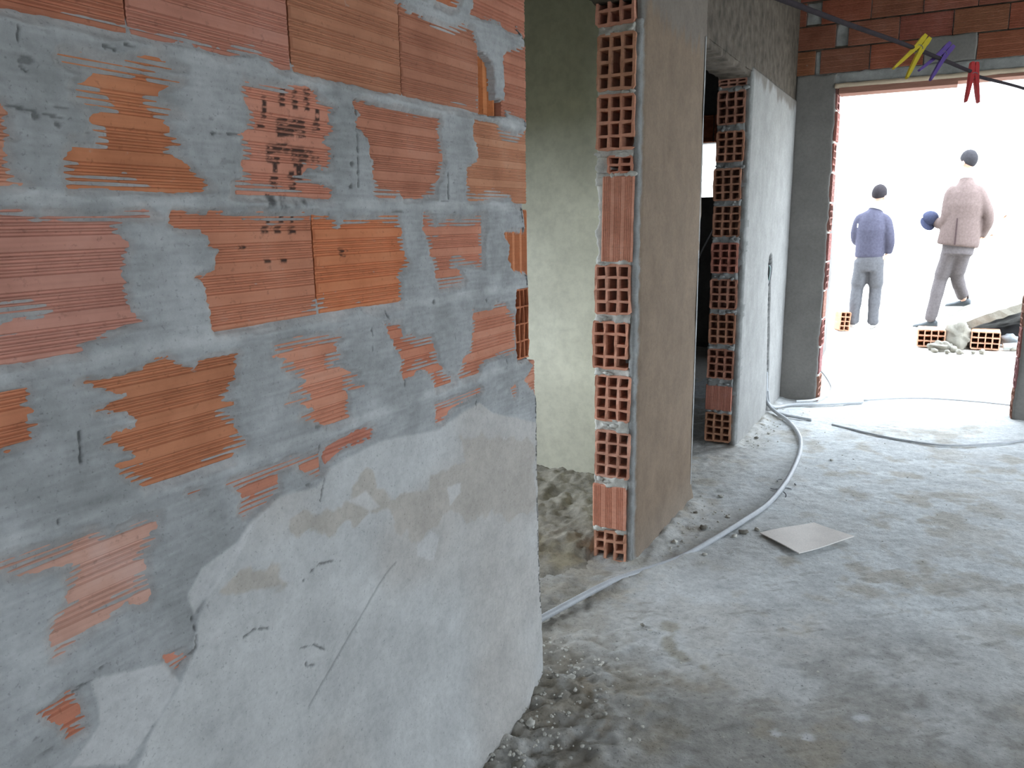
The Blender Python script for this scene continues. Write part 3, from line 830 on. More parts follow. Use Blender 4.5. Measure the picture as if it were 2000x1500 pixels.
# jamb of the way out: open block ends and ribbed blocks in turn
zj = .0; k = 0; rj = random.Random(8)
while zj < 2.2:
    hgt = .198
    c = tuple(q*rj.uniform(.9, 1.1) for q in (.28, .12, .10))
    if k % 2 == 0:
        v, f = hollow_vf(.150, hgt, .10, 3, 4, t=.010, seed=200+k)
        o = mesh('brick', v, f, BRICK, WB, color=c); o.rotation_euler = (0, 0, math.pi/2); o.location = (.285+rj.uniform(-.004, .006), 6.198, zj)
    else:
        o = ribbed_brick('brick', 6.198, 6.348, zj, zj+hgt, WB, c, x=.287+rj.uniform(-.004, .006), thick=.02)
    slab('mortar_bed', (.281, 6.20, zj+hgt-.006), (0, 1, 0), (0, 0, 1), (1, 0, 0), .145, .026, .03, .008, BED, WB, amp=.010, freq=22, seed=300+k, edge=.004)
    v, f = hollow_vf(.150, hgt, .10, 3, 4, t=.010, seed=230+k)
    o = mesh('brick', v, f, BRICK, WB, color=c); o.rotation_euler = (0, 0, -math.pi/2); o.location = (1.536, 6.348, zj)
    zj += .212; k += 1
# blocks above the opening
rows = [(2.368, 2.525, [(-.165, .118), (.155, .470), (.478, .800), (1.112, 1.42), (1.43, 1.74)]),
        (2.536, 2.686, [(-.165, .243), (.328, .640), (.646, .958), (.964, 1.268), (1.274, 1.58)]),
        (2.697, 2.847, [(-.165, .042), (.145, .458), (.464, .775), (.781, 1.090), (1.096, 1.41)]),
        (2.858, 2.995, [(-.165, .25), (.256, .56), (.566, .87), (.876, 1.18), (1.186, 1.5)])]
for z0, z1, row in rows:
    for a, b in row:
        c = tuple(q*rj.uniform(.85, 1.1) for q in (.33, .12, .075))
        ribbed_brick('brick', a, b, z0, z1, WB, c, x=6.190+rj.uniform(-.003, .003), thick=.05, axis='Y')
    slab('mortar_bed', (-.165, 6.199, z1-.004), (1, 0, 0), (0, 0, 1), (0, -1, 0), 1.9, .02, .03, .012, CONC, WB, amp=.003, freq=14, seed=int(z0*100))
for (a, b, z0, z1) in ((.12, .156, 2.37, 2.52), (.245, .328, 2.54, 2.685), (.045, .145, 2.70, 2.845)):
    slab('mortar_bed', (a, 6.203, z0), (1, 0, 0), (0, 0, 1), (0, -1, 0), b-a, z1-z0, .03, .008, GREYBED, WB, amp=.012, freq=16, seed=int(a*1000), edge=.006)
slab('mortar_patch', (.806, 6.188, 2.370), (1, 0, 0), (0, 0, 1), (0, -1, 0), .300, .165, .03, .008, DIMPL, WB, amp=.005, freq=9, seed=44, edge=.008)
# timber left in the head of the opening
slab('lintel_board', (.262, 6.178, 2.262), (1, 0, 0), (0, 0, 1), (0, -1, 0), 1.5, .030, .02, .012, WOOD, WB, amp=.004, freq=7, seed=46, edge=.004)
boxes('lintel_soffit', [(.290, 1.02, 6.182, 6.345, 2.222, 2.262)], REDWOOD, WB)
boxes('lintel_soffit', [(1.02, 1.55, 6.182, 6.345, 2.242, 2.262)], REDWOOD, WB)
slab('lintel_coat', (.25, 6.345, 2.30), (1, 0, 0), (0, 0, 1), (0, 1, 0), 1.4, .7, .02, .05, STONE, WB, amp=.004)
boxes('lintel_fill', [(.262, 1.56, 6.195, 6.345, 2.262, 2.36)], GREYBED, WB)

# ================================================================== the rest of the shell
WR = boxes('wall_right', [(XR, XR+.15, -2.4, RW0, -.05, 3.0), (XR, XR+.15, RW1, RX0, -.05, 3.0), (XR, XR+.15, RX1, 6.35, -.05, 3.0),
    (XR, XR+.15, RW0, RW1, RWT, 3.0), (XR, XR+.15, RW0, RW1, -.05, RWB), (XR, XR+.15, RX0, RX1, RXT, 3.0), (XR, XR+.15, RX0, RX1, -.05, RXB)], GREYBED, kind='structure')
WR['label'] = 'bare grey wall with a window opening and a second one added for light'
WFR = boxes('wall_front', [(-2.55, FB0, -2.55, -2.4, -.05, 3.0), (FB1, XR+.15, -2.55, -2.4, -.05, 3.0), (FB0, FB1, -2.55, -2.4, 2.2, 3.0), (FB0, FB1, -2.55, -2.4, -.05, .9)], GREYBED, kind='structure')
WFR['label'] = 'grey wall closing the hall opposite the way out'
CE = boxes('ceiling', [(-2.55, XR+.15, -2.55, 6.35, 3.0, 3.15), (-2.55, .2, 6.35, 7.95, 3.0, 3.15)], CEIL, kind='structure')
CE['label'] = 'grey concrete ceiling slab'
# first side room: pale green render facing the doorway, window in its outer wall
OW = empty('wall_room_end', kind='structure'); OW['label'] = 'pale green rendered wall of the first side room'
slab('plaster_coat', (-2.4, 3.545, -.05), (1, 0, 0), (0, 0, 1), (0, -1, 0), 2.23, 3.05, .10, .025, OLIVE, OW, amp=.008, freq=2.5, seed=55)
boxes('core', [(-2.4, -.165, 3.60, 3.68, -.05, 3.0)], GREYBED, OW)
OS = boxes('wall_room_side', [(-2.55, -2.4, -2.4, WA0, -.05, 3.0), (-2.55, -2.4, WA1, 7.95, -.05, 3.0), (-2.55, -2.4, WA0, WA1, WAT, 3.0), (-2.55, -2.4, WA0, WA1, -.05, WAB)], CONC, kind='structure')
OS['label'] = 'outer wall of the side rooms with a window opening'
# second side room, unlit, a small window in its end wall
DW = empty('wall_room_far', kind='structure'); DW['label'] = 'dark end wall of the second side room with a small window'
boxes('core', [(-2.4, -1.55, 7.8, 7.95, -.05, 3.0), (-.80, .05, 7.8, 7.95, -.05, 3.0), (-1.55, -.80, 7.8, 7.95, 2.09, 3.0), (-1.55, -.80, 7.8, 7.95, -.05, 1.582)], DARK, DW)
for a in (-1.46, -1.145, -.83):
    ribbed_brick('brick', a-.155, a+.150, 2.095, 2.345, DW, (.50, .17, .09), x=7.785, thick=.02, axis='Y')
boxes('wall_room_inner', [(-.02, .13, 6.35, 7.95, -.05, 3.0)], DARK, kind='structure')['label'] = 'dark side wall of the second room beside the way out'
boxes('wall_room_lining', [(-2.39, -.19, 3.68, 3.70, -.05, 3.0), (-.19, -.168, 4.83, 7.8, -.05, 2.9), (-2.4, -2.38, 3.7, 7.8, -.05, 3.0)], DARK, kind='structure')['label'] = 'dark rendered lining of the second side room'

# ================================================================== floor
FLOORM = mat_attr('worn_concrete', .7, grain=1.7)
def floor():
    xs = np.concatenate([np.arange(-3.3, -.9, .15), np.arange(-.9, 2.1, .011), np.arange(2.1, 4.76, .12)])
    ys = np.concatenate([np.arange(-2.5, 1.0, .15), np.arange(1.0, 6.42, .011), np.arange(6.42, 8.0, .1)])
    X, Y = np.meshgrid(xs, ys)
    rough = np.clip(sstep(2.9, 1.5, Y)*sstep(.62, .15, X+.10*fbm(X*5, Y*5, 101)) + .0, 0, 1)
    along = np.clip(sstep(.45, .05, X)*.7, 0, 1)
    h = .0045*fbm(X*2.2, Y*2.2, 102) + .0034*fbm(X*9, Y*9, 103) + .0030*fbm(X*34, Y*34, 104, 3)
    lumps = fbm(X*24, Y*24, 105, 4)
    h = h + rough*(.024*np.clip(lumps, -.3, 1) + .014*fbm(X*45, Y*45, 106, 3)) + along*.006*fbm(X*26, Y*26, 107, 4)
    ledge = sstep(-.012, .012, (X-.30-.10*fbm(Y*6, Y*0, 108)))*sstep(2.3, 2.0, Y); h = h + .006*ledge*rough
    heap = sstep(.10, .0, X)*sstep(1.95, 2.02, Y)*sstep(2.85, 2.78, Y); h = h + .006*heap*fbm(X*25, Y*25, 110, 4)
    h = h + .030*sstep(.13, .02, X)*sstep(2.80, 2.86, Y)*sstep(3.72, 3.66, Y)*(.45+.5*fbm(X*22, Y*12, 111)) + .03*sstep(.10, .02, X)*sstep(4.66, 4.72, Y)*(.4+.5*fbm(X*22, Y*12, 112))
    # the conduit is half bedded in dust where it passes the block ends
    dx = line_d([(-20, 2590), (120, 2880), (190, 3030)], X, Y, .12); h = h + .012*sstep(.07, .0, dx)
    n1 = fbm(X*1.6, Y*1.6, 121, 4)[..., None]; n2 = fbm(X*7, Y*7, 122, 5)[..., None]; n3 = fbm(X*28, Y*28, 123, 4)[..., None]
    # trowel and broom drag, slanting across the slab
    u = X*.80+Y*.60; v = -X*.60+Y*.80
    drag = fbm(u*5, v*34, 124, 4)[..., None]
    base = np.array([.60, .62, .615])
    col = base*(1+.10*n1+.16*n2+.16*n3+.16*drag)
    near = (sstep(3.3, 1.9, Y+.6*n1[..., 0])*.85)[..., None]; col = col*(1-near)+np.array([.325, .305, .27])*(1+.18*n2+.2*n3+.22*drag)*near  # browner towards the camera, also painting in the fall-off of the doorway light
    br = (sstep(-.02, .32, n2[..., 0]*.7+n1[..., 0]*.3+.25*rough+.12*along+.25*n3[..., 0]))[..., None]*.62; col = col*(1-br)+np.array([.33, .285, .215])*(1+.15*n3)*br
    wh = (sstep(.1, .4, fbm(X*3.1+5, Y*3.1, 125, 5)+.2*n3[..., 0]+.30*sstep(.5, .1, abs(X-.25))*sstep(2.1, 2.4, Y)))[..., None]*.6; col = col*(1-wh)+np.array([.56, .565, .55])*wh
    sp = (rough*sstep(.05, -.35, lumps))[..., None]*.75; col = col*(1-sp)+np.array([.17, .14, .10])*sp
    sp = (rough*sstep(.15, .4, fbm(X*17+3, Y*17, 126, 4)))[..., None]*.7; col = col*(1-sp)+np.array([.55, .555, .54])*sp
    dash = (sstep(.38, .55, drag[..., 0]+.35*n3[..., 0])*sstep(4.2, 2.8, Y))[..., None]*.38; col = col*(1-dash)+np.array([.17, .155, .13])*dash
    dirt = (sstep(.25, -.05, X+.12*n2[..., 0])*sstep(6.0, 5.0, Y))[..., None]*.45; col = col*(1-dirt)+np.array([.30, .26, .20])*(1+.3*n3)*dirt
    for P, w, c in (([(300, 2420), (330, 2330), (390, 2260), (450, 2230), (500, 2200)], .020, (.27, .23, .15)),
                    ([(150, 2000), (215, 1900), (290, 1850), (300, 1790)], .016, (.22, .17, .11)),
                    ([(560, 1730), (600, 1680)], .03, (.26, .23, .16)), ([(420, 1950), (470, 1900)], .03, (.25, .22, .17))):
        d = line_d(P, X, Y, .1)+.05*fbm(X*16, Y*16, 127); k = sstep(w*1.3, w*.2, d)[..., None]*.55; col = col*(1-k)+np.array(c)*k
    for (x, y, r) in ((1.0, 1.62, .03), (1.0, 1.70, .016), (.83, 1.56, .02), (1.12, 1.86, .014), (.42, 1.66, .03)):
        k = sstep(r*1.2, r*.6, np.hypot((X-x)*1.0, (Y-y)*1.3)+.01*fbm(X*30, Y*30, 128))[..., None]*.5; col = col*(1-k)+np.array([.17, .155, .13])*k
    for (x, y, r) in ((.92, 2.18, .022), (.99, 2.16, .018), (.80, 2.02, .016), (.72, 2.0, .012)):
        k = sstep(r*1.3, r*.3, np.hypot(X-x, Y-y)+.015*fbm(X*40, Y*40, 129))[..., None]*.7; col = col*(1-k)+np.array([.66, .67, .68])*k
    return grid_mesh('floor', X, Y, h, FLOORM, col=np.clip(col, .03, .8), kind='structure')
FL = floor(); FL['label'] = 'worn dusty concrete floor with brown dirt and pale patches'

# loose sand and rubble in the first side room
def sand():
    xs = np.arange(-1.9, -.010, .010); ys = np.arange(1.99, 3.56, .010)
    X, Y = np.meshgrid(xs, ys)
    f = sstep(2.45, 3.5, Y)*.10 + .010
    h = f + (.014+.014*sstep(2.3, 3.0, Y))*fbm(X*17, Y*17, 131, 5) + .007*fbm(X*60, Y*60, 132, 3)
    e = np.where(Y > 2.80, sstep(-.16, -.19, X), sstep(-.01, -.42, X+.08*fbm(X*9, Y*9, 136)))
    h = h*e*sstep(1.99, 2.12, Y)*sstep(-1.9, -1.7, X) - .014*(1-e)
    n = fbm(X*9, Y*9, 133, 5)[..., None]; n2 = fbm(X*34, Y*34, 134, 4)[..., None]
    col = np.array([.27, .245, .20])*(1+.4*n+.4*n2)
    yl = sstep(.25, .5, fbm(X*5+2, Y*5, 135, 3))[..., None]*.28; col = col*(1-yl)+np.array([.38, .30, .13])*yl
    gr = sstep(2.6, 2.2, Y+.2*n[..., 0])[..., None]*.6; col = col*(1-gr)+np.array([.40, .385, .35])*(1+.2*n2)*gr
    return grid_mesh('sand_heap', X, Y, h, SAND, col=np.clip(col, .03, .8), label='loose brown sand and rubble banked against the pale green wall', cat='sand', kind='stuff')
sand()

# ================================================================== conduits, cardboard, scraps
def conduit(name, pts, r, label, cat='conduit', col=None, mat=None, ribs=True, k=10, **kw):
    P = smooth_path(pts, k)
    # resample evenly so that the fine rings of the hose are even
    L = [0]
    for a, b in zip(P, P[1:]): L.append(L[-1]+(b-a).length)
    n = max(8, int(L[-1]/(.006 if ribs else .03))); out = []; j = 0
    for i in range(n+1):
        s = L[-1]*i/n
        while j < len(L)-2 and L[j+1] < s: j += 1
        t = (s-L[j])/max(1e-9, L[j+1]-L[j]); out.append(P[j].lerp(P[j+1], t))
    rad = [r*(1+(.05 if i % 2 else -.05)) if ribs else r for i in range(n+1)]
    v, f = tube_vf(out, rad, 10)
    return mesh(name, v, f, mat or HOSE, smooth=True, color=col, label=label, cat=cat, **kw)

R1 = .0125
conduit('conduit', [(-.30, 1.78, .018), (-.16, 2.11, .016), (-.119, 2.227, .016), (-.013, 2.584, .015), (.041, 2.719, .009), (.116, 2.876, .003), (.18, 3.019, .004), (.255, 3.235, .014), (.316, 3.462, .018), (.377, 3.748, .018), (.400, 4.136, .018), (.392, 4.527, .018), (.37, 4.80, .018), (.318, 5.089, .018), (.202, 5.418, .018), (.09, 5.62, .02), (.026, 5.685, .05), (-.004, 5.69, .12), (-.006, 5.66, .3)], R1,
        'long pale grey conduit sweeping across the floor past the raw block ends')
conduit('conduit', [(-.006, 5.675, .30), (.004, 5.705, .10), (.04, 5.76, .03), (.13, 5.93, .016), (.30, 6.02, .016), (.46, 6.14, .016), (.60, 6.25, .016)], .011,
        'grey conduit running along the foot of the end wall into the doorway')
conduit('conduit', [(.006, 5.69, .16), (.02, 5.70, .06), (.06, 5.66, .024), (.15, 5.60, .015), (.24, 5.575, .013), (.33, 5.555, .011)], .010,
        'short grey conduit stub lying beside the rendered corner')
conduit('conduit', [(.16, 5.98, .035), (.26, 6.09, .03), (.318, 6.24, .032), (.345, 6.42, .03), (.335, 6.62, .04), (.27, 6.75, .10), (.215, 6.80, .14)], .009,
        'thin pale conduit looping round the brick door jamb')
conduit('cable', [(.60, 6.33, .012), (.70, 6.38, .02), (.85, 6.44, .03), (1.05, 6.50, .035), (1.32, 6.52, .035), (1.52, 6.50, .035), (1.62, 6.47, .035)], .007,
        'thin grey cable lying across the sill of the way out', 'cable', ribs=False)
conduit('cable', [(.47, 5.50, .006), (.56, 5.44, .009), (.717, 5.347, .010), (.897, 5.275, .010), (1.149, 5.26, .010), (1.425, 5.44, .010), (1.60, 5.62, .010)], .007,
        'flat grey cable curving over the dusty floor before the way out', 'cable', ribs=False)

def cardboard():
    c = [Vector((.410, 3.375)), Vector((.605, 3.615)), Vector((.785, 3.485)), Vector((.600, 3.205))]
    n = 16; t = .004; V = []; F = []
    for s in (0, 1):
        for i in range(n+1):
            for j in range(n+1):
                a = i/n; b = j/n
                q = (c[0].lerp(c[1], a)).lerp(c[3].lerp(c[2], a), b)
                # right-hand side lifts, the left edge droops on the floor
                z = .012+.010*b**2*(.5+.5*a) + .003*math.sin(a*5+b*3) + .004*(1-a)*(b) - t*(1-s)
                V.append((q.x, q.y, z))
    m = n+1; o = m*m
    for i in range(n):
        for j in range(n):
            a = i*m+j
            F.append((a, a+1, a+m+1, a+m)); F.append((o+a, o+a+m, o+a+m+1, o+a+1))
    for i in range(n):
        for (p, q) in ((i, i+1), (n*m+i+1, n*m+i), ((i+1)*m, i*m), (i*m+n, (i+1)*m+n)):
            F.append((p, o+p, o+q, q))
    mesh('cardboard_sheet', V, F, CARD, label='pale square cardboard sheet lying curled on the floor', cat='cardboard')
cardboard()

rs = random.Random(12)
scr = [(.42, 4.05), (.445, 4.12), (.36, 4.0), (.43, 3.93), (.35, 4.16)]
for i, (x, y) in enumerate(scr):
    a = rs.uniform(0, 6.28); L = rs.uniform(.03, .06)
    pts = [(x+L*t*math.cos(a+t), y+L*t*math.sin(a+t), .008+.010*math.sin(3.1*t)*(i % 2)) for t in (-.5, -.2, .1, .5)]
    v, f = tube_vf(smooth_path(pts, 4), .0028, 6)
    mesh('wire_scrap', v, f, TINT, color=(.10, .10, .11) if i % 2 else (.40, .41, .43), label='scrap of cut wire under the bend of the long conduit', cat='wire scrap', group='wire scraps by the conduit')
for i, (x, y, s) in enumerate([(.345, 3.36, .030), (.315, 3.30, .02), (.39, 3.42, .018), (.17, 3.33, .028), (.235, 3.52, .02), (.25, 3.05, .016), (.09, 3.50, .02), (.14, 3.78, .018), (.56, 4.66, .016), (.21, 2.38, .012), (.245, 2.36, .010), (.10, 3.12, .02), (.08, 4.95, .02), (.13, 5.1, .018), (.05, 5.3, .025), (.055, 1.86, .03), (.11, 1.72, .024), (.12, 1.98, .02), (.16, 1.55, .025), (.05, 3.32, .028)]):
    s *= .55
    v, f = sphere_vf((0, 0, 0), (s*1.3, s, s*.55), 10, 7, .7, i)
    o = mesh('mortar_clod', v, f, BED if i % 3 else SLABM, smooth=True, label='small crumb of dried mortar lying on the dusty floor', cat='clod', group='mortar crumbs on the floor')
    o.location = (x, y, s*.32+.004); o.rotation_euler = (0, 0, i*1.3)

# fine grit swept against the walls: far too many grains to count
def grit():
    r = random.Random(77); parts = []
    def put(x, y, z, s, k):
        parts.append(sphere_vf((x, y, z), (s*r.uniform(.8, 1.4), s*r.uniform(.8, 1.3), s*.7), 6, 4, .5, k))
    for k in range(340):
        x = .02+abs(r.gauss(0, .16)); y = r.uniform(1.15, 2.15)
        if y > 1.9: x -= .08
        put(x, y, .010, r.uniform(.002, .0065), k)
    for k in range(110):
        put(.02+abs(r.gauss(0, .10)), r.uniform(2.85, 3.75), .006, r.uniform(.002, .006), k)
    for k in range(70):
        put(.02+abs(r.gauss(0, .09)), r.uniform(4.72, 5.9), .006, r.uniform(.002, .006), k)
    for k in range(60):
        put(r.uniform(.3, 1.7), r.uniform(1.4, 5.4), .004, r.uniform(.002, .0045), k)
    v, f = join_vf(parts)
    mesh('grit', v, f, BED, label='fine grit and mortar crumbs swept along the foot of the walls', cat='grit', kind='stuff')
grit()

# wires bunched in the wall box above the chase, and a loose wire in the dark room
rw = random.Random(5)
wr = empty('wall_wires', (-.02, 5.50, 1.05), label='bunch of dark wires hanging from the hole in the rendered wall', cat='wires')
for i, c in enumerate([(.05, .05, .05), (.05, .16, .13), (.5, .52, .52), (.05, .05, .06)]):
    pts = [(-.008, .02-.012*i, .015), (.022+.004*i, .0+.01*i, .0), (.024, .005*i, -.06-.02*i), (.006, .02+.006*i, -.13), (-.006, .04, -.26)]
    v, f = tube_vf(smooth_path(pts, 6), .004, 7)
    mesh('wire', v, f, TINT, wr, smooth=True, color=c)
conduit('loose_wire', [(-.62, 5.6, .30), (-.50, 5.2, .62), (-.36, 4.95, 1.05), (-.20, 4.86, 1.36), (-.172, 4.84, 1.46)], .005, 'single pale wire hanging in the dark second side room', 'wire', ribs=False)

# ================================================================== clothes line and pegs
LP = [Vector((0.8261, 0.9608, 1.6134)), Vector((0.8657, 1.1955, 1.6306)), Vector((0.9190, 1.4368, 1.6440)), Vector((0.9771, 1.6552, 1.6485)), Vector((1.0296, 1.8469, 1.6506)), Vector((1.0991, 2.0954, 1.6578))]
d0 = (LP[0]-LP[1]).normalized(); d1 = (LP[-1]-LP[-2]).normalized()
tS = (-2.38-LP[0].y)/d0.y; tE = (6.165-LP[-1].y)/d1.y
pts = [LP[0]+d0*tS+Vector((0, 0, .12)), LP[0]+d0*tS*.5+Vector((0, 0, -.03)), LP[0]+d0*.75+Vector((0, 0, -.012)), LP[0]+d0*.25] + LP + [LP[-1]+d1*tE*.5+Vector((0, 0, .06)), LP[-1]+d1*tE+Vector((0, 0, .50))]
P = smooth_path(pts, 12)
v, f = tube_vf(P, .0034, 8)
mesh('clothes_line', v, f, CLOTH, smooth=True, color=(.045, .035, .04), label='dark cord strung across the hall with pegs on it', cat='cord')

def peg(head, t1, t2, color, label):
    """two tapering prongs that meet at the head, a wire spring round the waist"""
    mid = (t1+t2)/2; ax = (mid-head); L = ax.length; ax.normalize()
    s = (t2-t1); s = (s-ax*s.dot(ax)).normalized(); n = ax.cross(s)
    root = empty('clothes_peg', head, label=label, cat='clothes peg')
    sp = (t2-t1).length
    for k in (-1, 1):
        prof = [(0, .0028, .0042), (.12, .0040, .0046), (.22, .0036, .0046), (.32, .0042, .0048), (.42, .0036, .0048), (.62, .0030, .0046), (.85, .0026, .0042), (1.0, .0017, .0036)]
        V = []; F = []
        for (t, ra, rbb) in prof:
            off = .0042*k + k*(sp/2-.004)*max(0, (t-.30)/.70)**1.1
            c = ax*(t*L) + s*off
            for (a, b) in ((-1, -1), (1, -1), (1, 1), (-1, 1)): V.append(c + s*ra*a + n*rbb*b)
        m = len(prof)
        for i in range(m-1):
            for q in range(4): F.append((i*4+q, i*4+(q+1) % 4, i*4+4+(q+1) % 4, i*4+4+q))
        F += [(3, 2, 1, 0), tuple(4*(m-1)+q for q in range(4))]
        mesh('prong', V, F, TINT, root, color=color)
    pts = [ax*(.34*L)+s*(.0052*math.cos(a))+n*(-.0055+.0003*a*2)+ax*(.0052*math.sin(a)) for a in [i*.5 for i in range(38)]]
    v, f = tube_vf(pts, .0007, 6)
    mesh('spring', v, f, TINT, root, smooth=True, color=(.25, .25, .26))
peg(Vector((0.9545, 1.5187, 1.6632)), Vector((0.9112, 1.4835, 1.6142)), Vector((0.9302, 1.4899, 1.5976)), (.72, .56, .035), 'yellow plastic clothes peg on the dark cord')
peg(Vector((0.9893, 1.6558, 1.6719)), Vector((0.9448, 1.6216, 1.6295)), Vector((0.9607, 1.6256, 1.6099)), (.16, .09, .36), 'purple plastic clothes peg between the yellow and red ones')
peg(Vector((1.0304, 1.8397, 1.6672)), Vector((1.0223, 1.8171, 1.5908)), Vector((1.0430, 1.8287, 1.5925)), (.62, .05, .05), 'red plastic clothes peg hanging upright on the dark cord')

# ================================================================== outside
def gz(y): return .078*max(0, y-6.38)
def outside_ground():
    xs = np.concatenate([np.arange(-30, -2, 2.), np.arange(-2, 5, .05), np.arange(5, 31, 2.)]); ys = np.concatenate([np.arange(6.36, 13.2, .05)])
    X, Y = np.meshgrid(xs, ys)
    h = .078*np.maximum(0, Y-6.38) + sstep(6.4, 6.8, Y)*(.012*fbm(X*1.5, Y*1.5, 201) + .006*fbm(X*9, Y*9, 202)) - .004
    return grid_mesh('ground_outside', X, Y, h, EARTH, kind='structure')
outside_ground()['label'] = 'pale earth outside the way out'
boxes('ground_side', [(XR+.15, 40, -30, 6.36, -.3, -.02), (-2.55, XR+.15, -30, -2.55, -.3, -.02)], EARTH, kind='structure')['label'] = 'pale earth around the house'
boxes('ground_bounce_tint', [(-30, -2.55, -30, 9.3, -.5, -.25)], GREEN, kind='structure')['label'] = 'unseen green ground added to tint the side room light'  # unseen, added for its green tint on the window light
slab('wall_outside', (-12, 13.0, -.2), (1, 0, 0), (0, 0, 1), (0, -1, 0), 30, 4.6, .4, .12, STONE, amp=.05, freq=1.5, seed=77, kind='structure')['label'] = 'pale whitewashed wall beyond the yard'

def loose_brick(loc, rot, label, nx=3, nz=4, w=.15, h=.20, d=.30, col=(.52, .27, .17), group=None):
    root = empty('hollow_brick', loc, label=label, cat='brick', group=group)
    v, f = hollow_vf(w, h, d, nx, nz, t=.0105, seed=int(abs(loc[0])*97))
    v = [(x-w/2, y, z) for x, y, z in v]
    o = mesh('clay_shell', v, f, BRICK, root, color=col)
    root.rotation_euler = rot
    return root
# standing brick beside the person in the dark jacket
loose_brick((.195, 8.86, gz(8.86)+.002), (0, .06, .50), 'hollow clay brick standing on end beside the person in dark blue', 2, 4, .11, .20, .14)
def lying(x, y, rz, label):
    # on its long narrow side: four cells across, three high
    root = empty('hollow_brick', (x, y, gz(y)+.008), rz, label=label, cat='brick')
    v, f = hollow_vf(.235, .165, .25, 4, 3, t=.0105, seed=int(x*100))
    v = [(a-.1175, b, c) for a, b, c in v]
    mesh('clay_shell', v, f, BRICK, root, color=(.56, .31, .20))
lying(1.012, 8.30, .04, 'hollow clay brick lying in rubble, mortar caked over its corner')
lying(1.452, 8.32, -.03, 'hollow clay brick under the tilted concrete slab')
# caked lump of mortar between the two, and crumbs
v, f = sphere_vf((0, 0, 0), (.125, .14, .145), 22, 16, .35, 3)
o = mesh('mortar_lump', v, f, SLABM, smooth=True, label='big caked lump of mortar between the two lying bricks', cat='mortar lump'); o.location = (1.232, 8.42, gz(8.42)+.09)
v, f = sphere_vf((0, 0, 0), (.09, .065, .055), 18, 12, .6, 8)
o = mesh('mortar_lump', v, f, SLABM, smooth=True, label='low smear of mortar over the lying brick corner', cat='mortar lump'); o.location = (1.10, 8.23, gz(8.23)+.03)
for i, (x, y, s) in enumerate([(1.05, 8.15, .03), (1.15, 8.12, .025), (1.25, 8.14, .03), (1.36, 8.17, .022), (1.43, 8.2, .03), (1.68, 8.36, .03), (1.2, 8.2, .04)]):
    v, f = sphere_vf((0, 0, 0), (s, s, s*.7), 9, 6, .6, i+20)
    o = mesh('rubble_crumb', v, f, SLABM, smooth=True, label='small crumb of rubble in front of the mortar lump outside', cat='rubble', group='rubble crumbs outside'); o.location = (x, y, gz(y)+s*.5)
# tilted slab: rests on the lump, rises to the right
def slab_tilted():
    a0 = Vector((1.17, 8.50, .335)); e = Vector((.90, .02, .405)); dpt = Vector((-.03, .95, .035)); th = Vector((.03, 0, -.06))
    V = []; F = []; n = 22; rr = random.Random(3)
    for s in (0, 1):
        for i in range(n+1):
            for j in range(7):
                t = i/n; q = a0 + e*t*1.15 + dpt*(j/6) + th*s*(1+.3*t)
                jit = Vector((rr.uniform(-1, 1), rr.uniform(-1, 1), rr.uniform(-1, 1)))*(.006 if (j == 0 or i in (0, n)) else .003)
                V.append(q+jit)
    m = 7; o = (n+1)*m
    for i in range(n):
        for j in range(6):
            a = i*m+j; F.append((a, a+m, a+m+1, a+1)); F.append((o+a, o+a+1, o+a+m+1, o+a+m))
    for i in range(n):
        F.append((i*m, o+i*m, o+(i+1)*m, (i+1)*m)); F.append((i*m+6, (i+1)*m+6, o+(i+1)*m+6, o+i*m+6))
    for j in range(6):
        F.append((j, j+1, o+j+1, o+j)); k = n*m+j; F.append((k, o+k, o+k+1, k+1))
    return mesh('concrete_slab', V, F, SLABM, label='broken concrete slab tilted up over a dark hollow outside', cat='slab')
slab_tilted()
# black surface painting in the shade under the slab, plus junk before it
xs = np.linspace(1.36, 2.25, 46); ys = np.linspace(8.62, 9.4, 30); X, Y = np.meshgrid(xs, ys)
H = .078*(Y-6.38) + np.minimum(.45*(X-1.17)-.03, .33)*sstep(8.60, 8.80, Y)*(.80+.18*fbm(X*7, Y*7, 301)) - .012
grid_mesh('hollow_shade', X, Y, H, SHADEBLK, label='black surface painting in the shade of the hollow under the tilted slab', cat='shade surface')
for (x, y, s_, c, lab) in ((1.66, 8.50, (.075, .05, .055), (.20, .22, .23), 'dark grey stone in the hollow under the slab'), (1.83, 8.52, (.04, .03, .05), (.72, .74, .72), 'small white lump in the hollow under the slab')):
    v, f = sphere_vf((0, 0, 0), s_, 12, 8, .5, int(x*10))
    o = mesh('stone', v, f, TINT, smooth=True, color=c, label=lab, cat='stone'); o.location = (x, y, gz(y)+s_[2]+.02)
v, f = tube_vf([(1.60, 8.36, gz(8.36)+.035), (1.80, 8.39, gz(8.39)+.055), (2.00, 8.43, gz(8.43)+.075)], .03, 14)
mesh('plastic_pipe', v, f, TINT, smooth=True, color=(.50, .54, .52), label='pale plastic pipe lying before the hollow under the slab', cat='pipe')
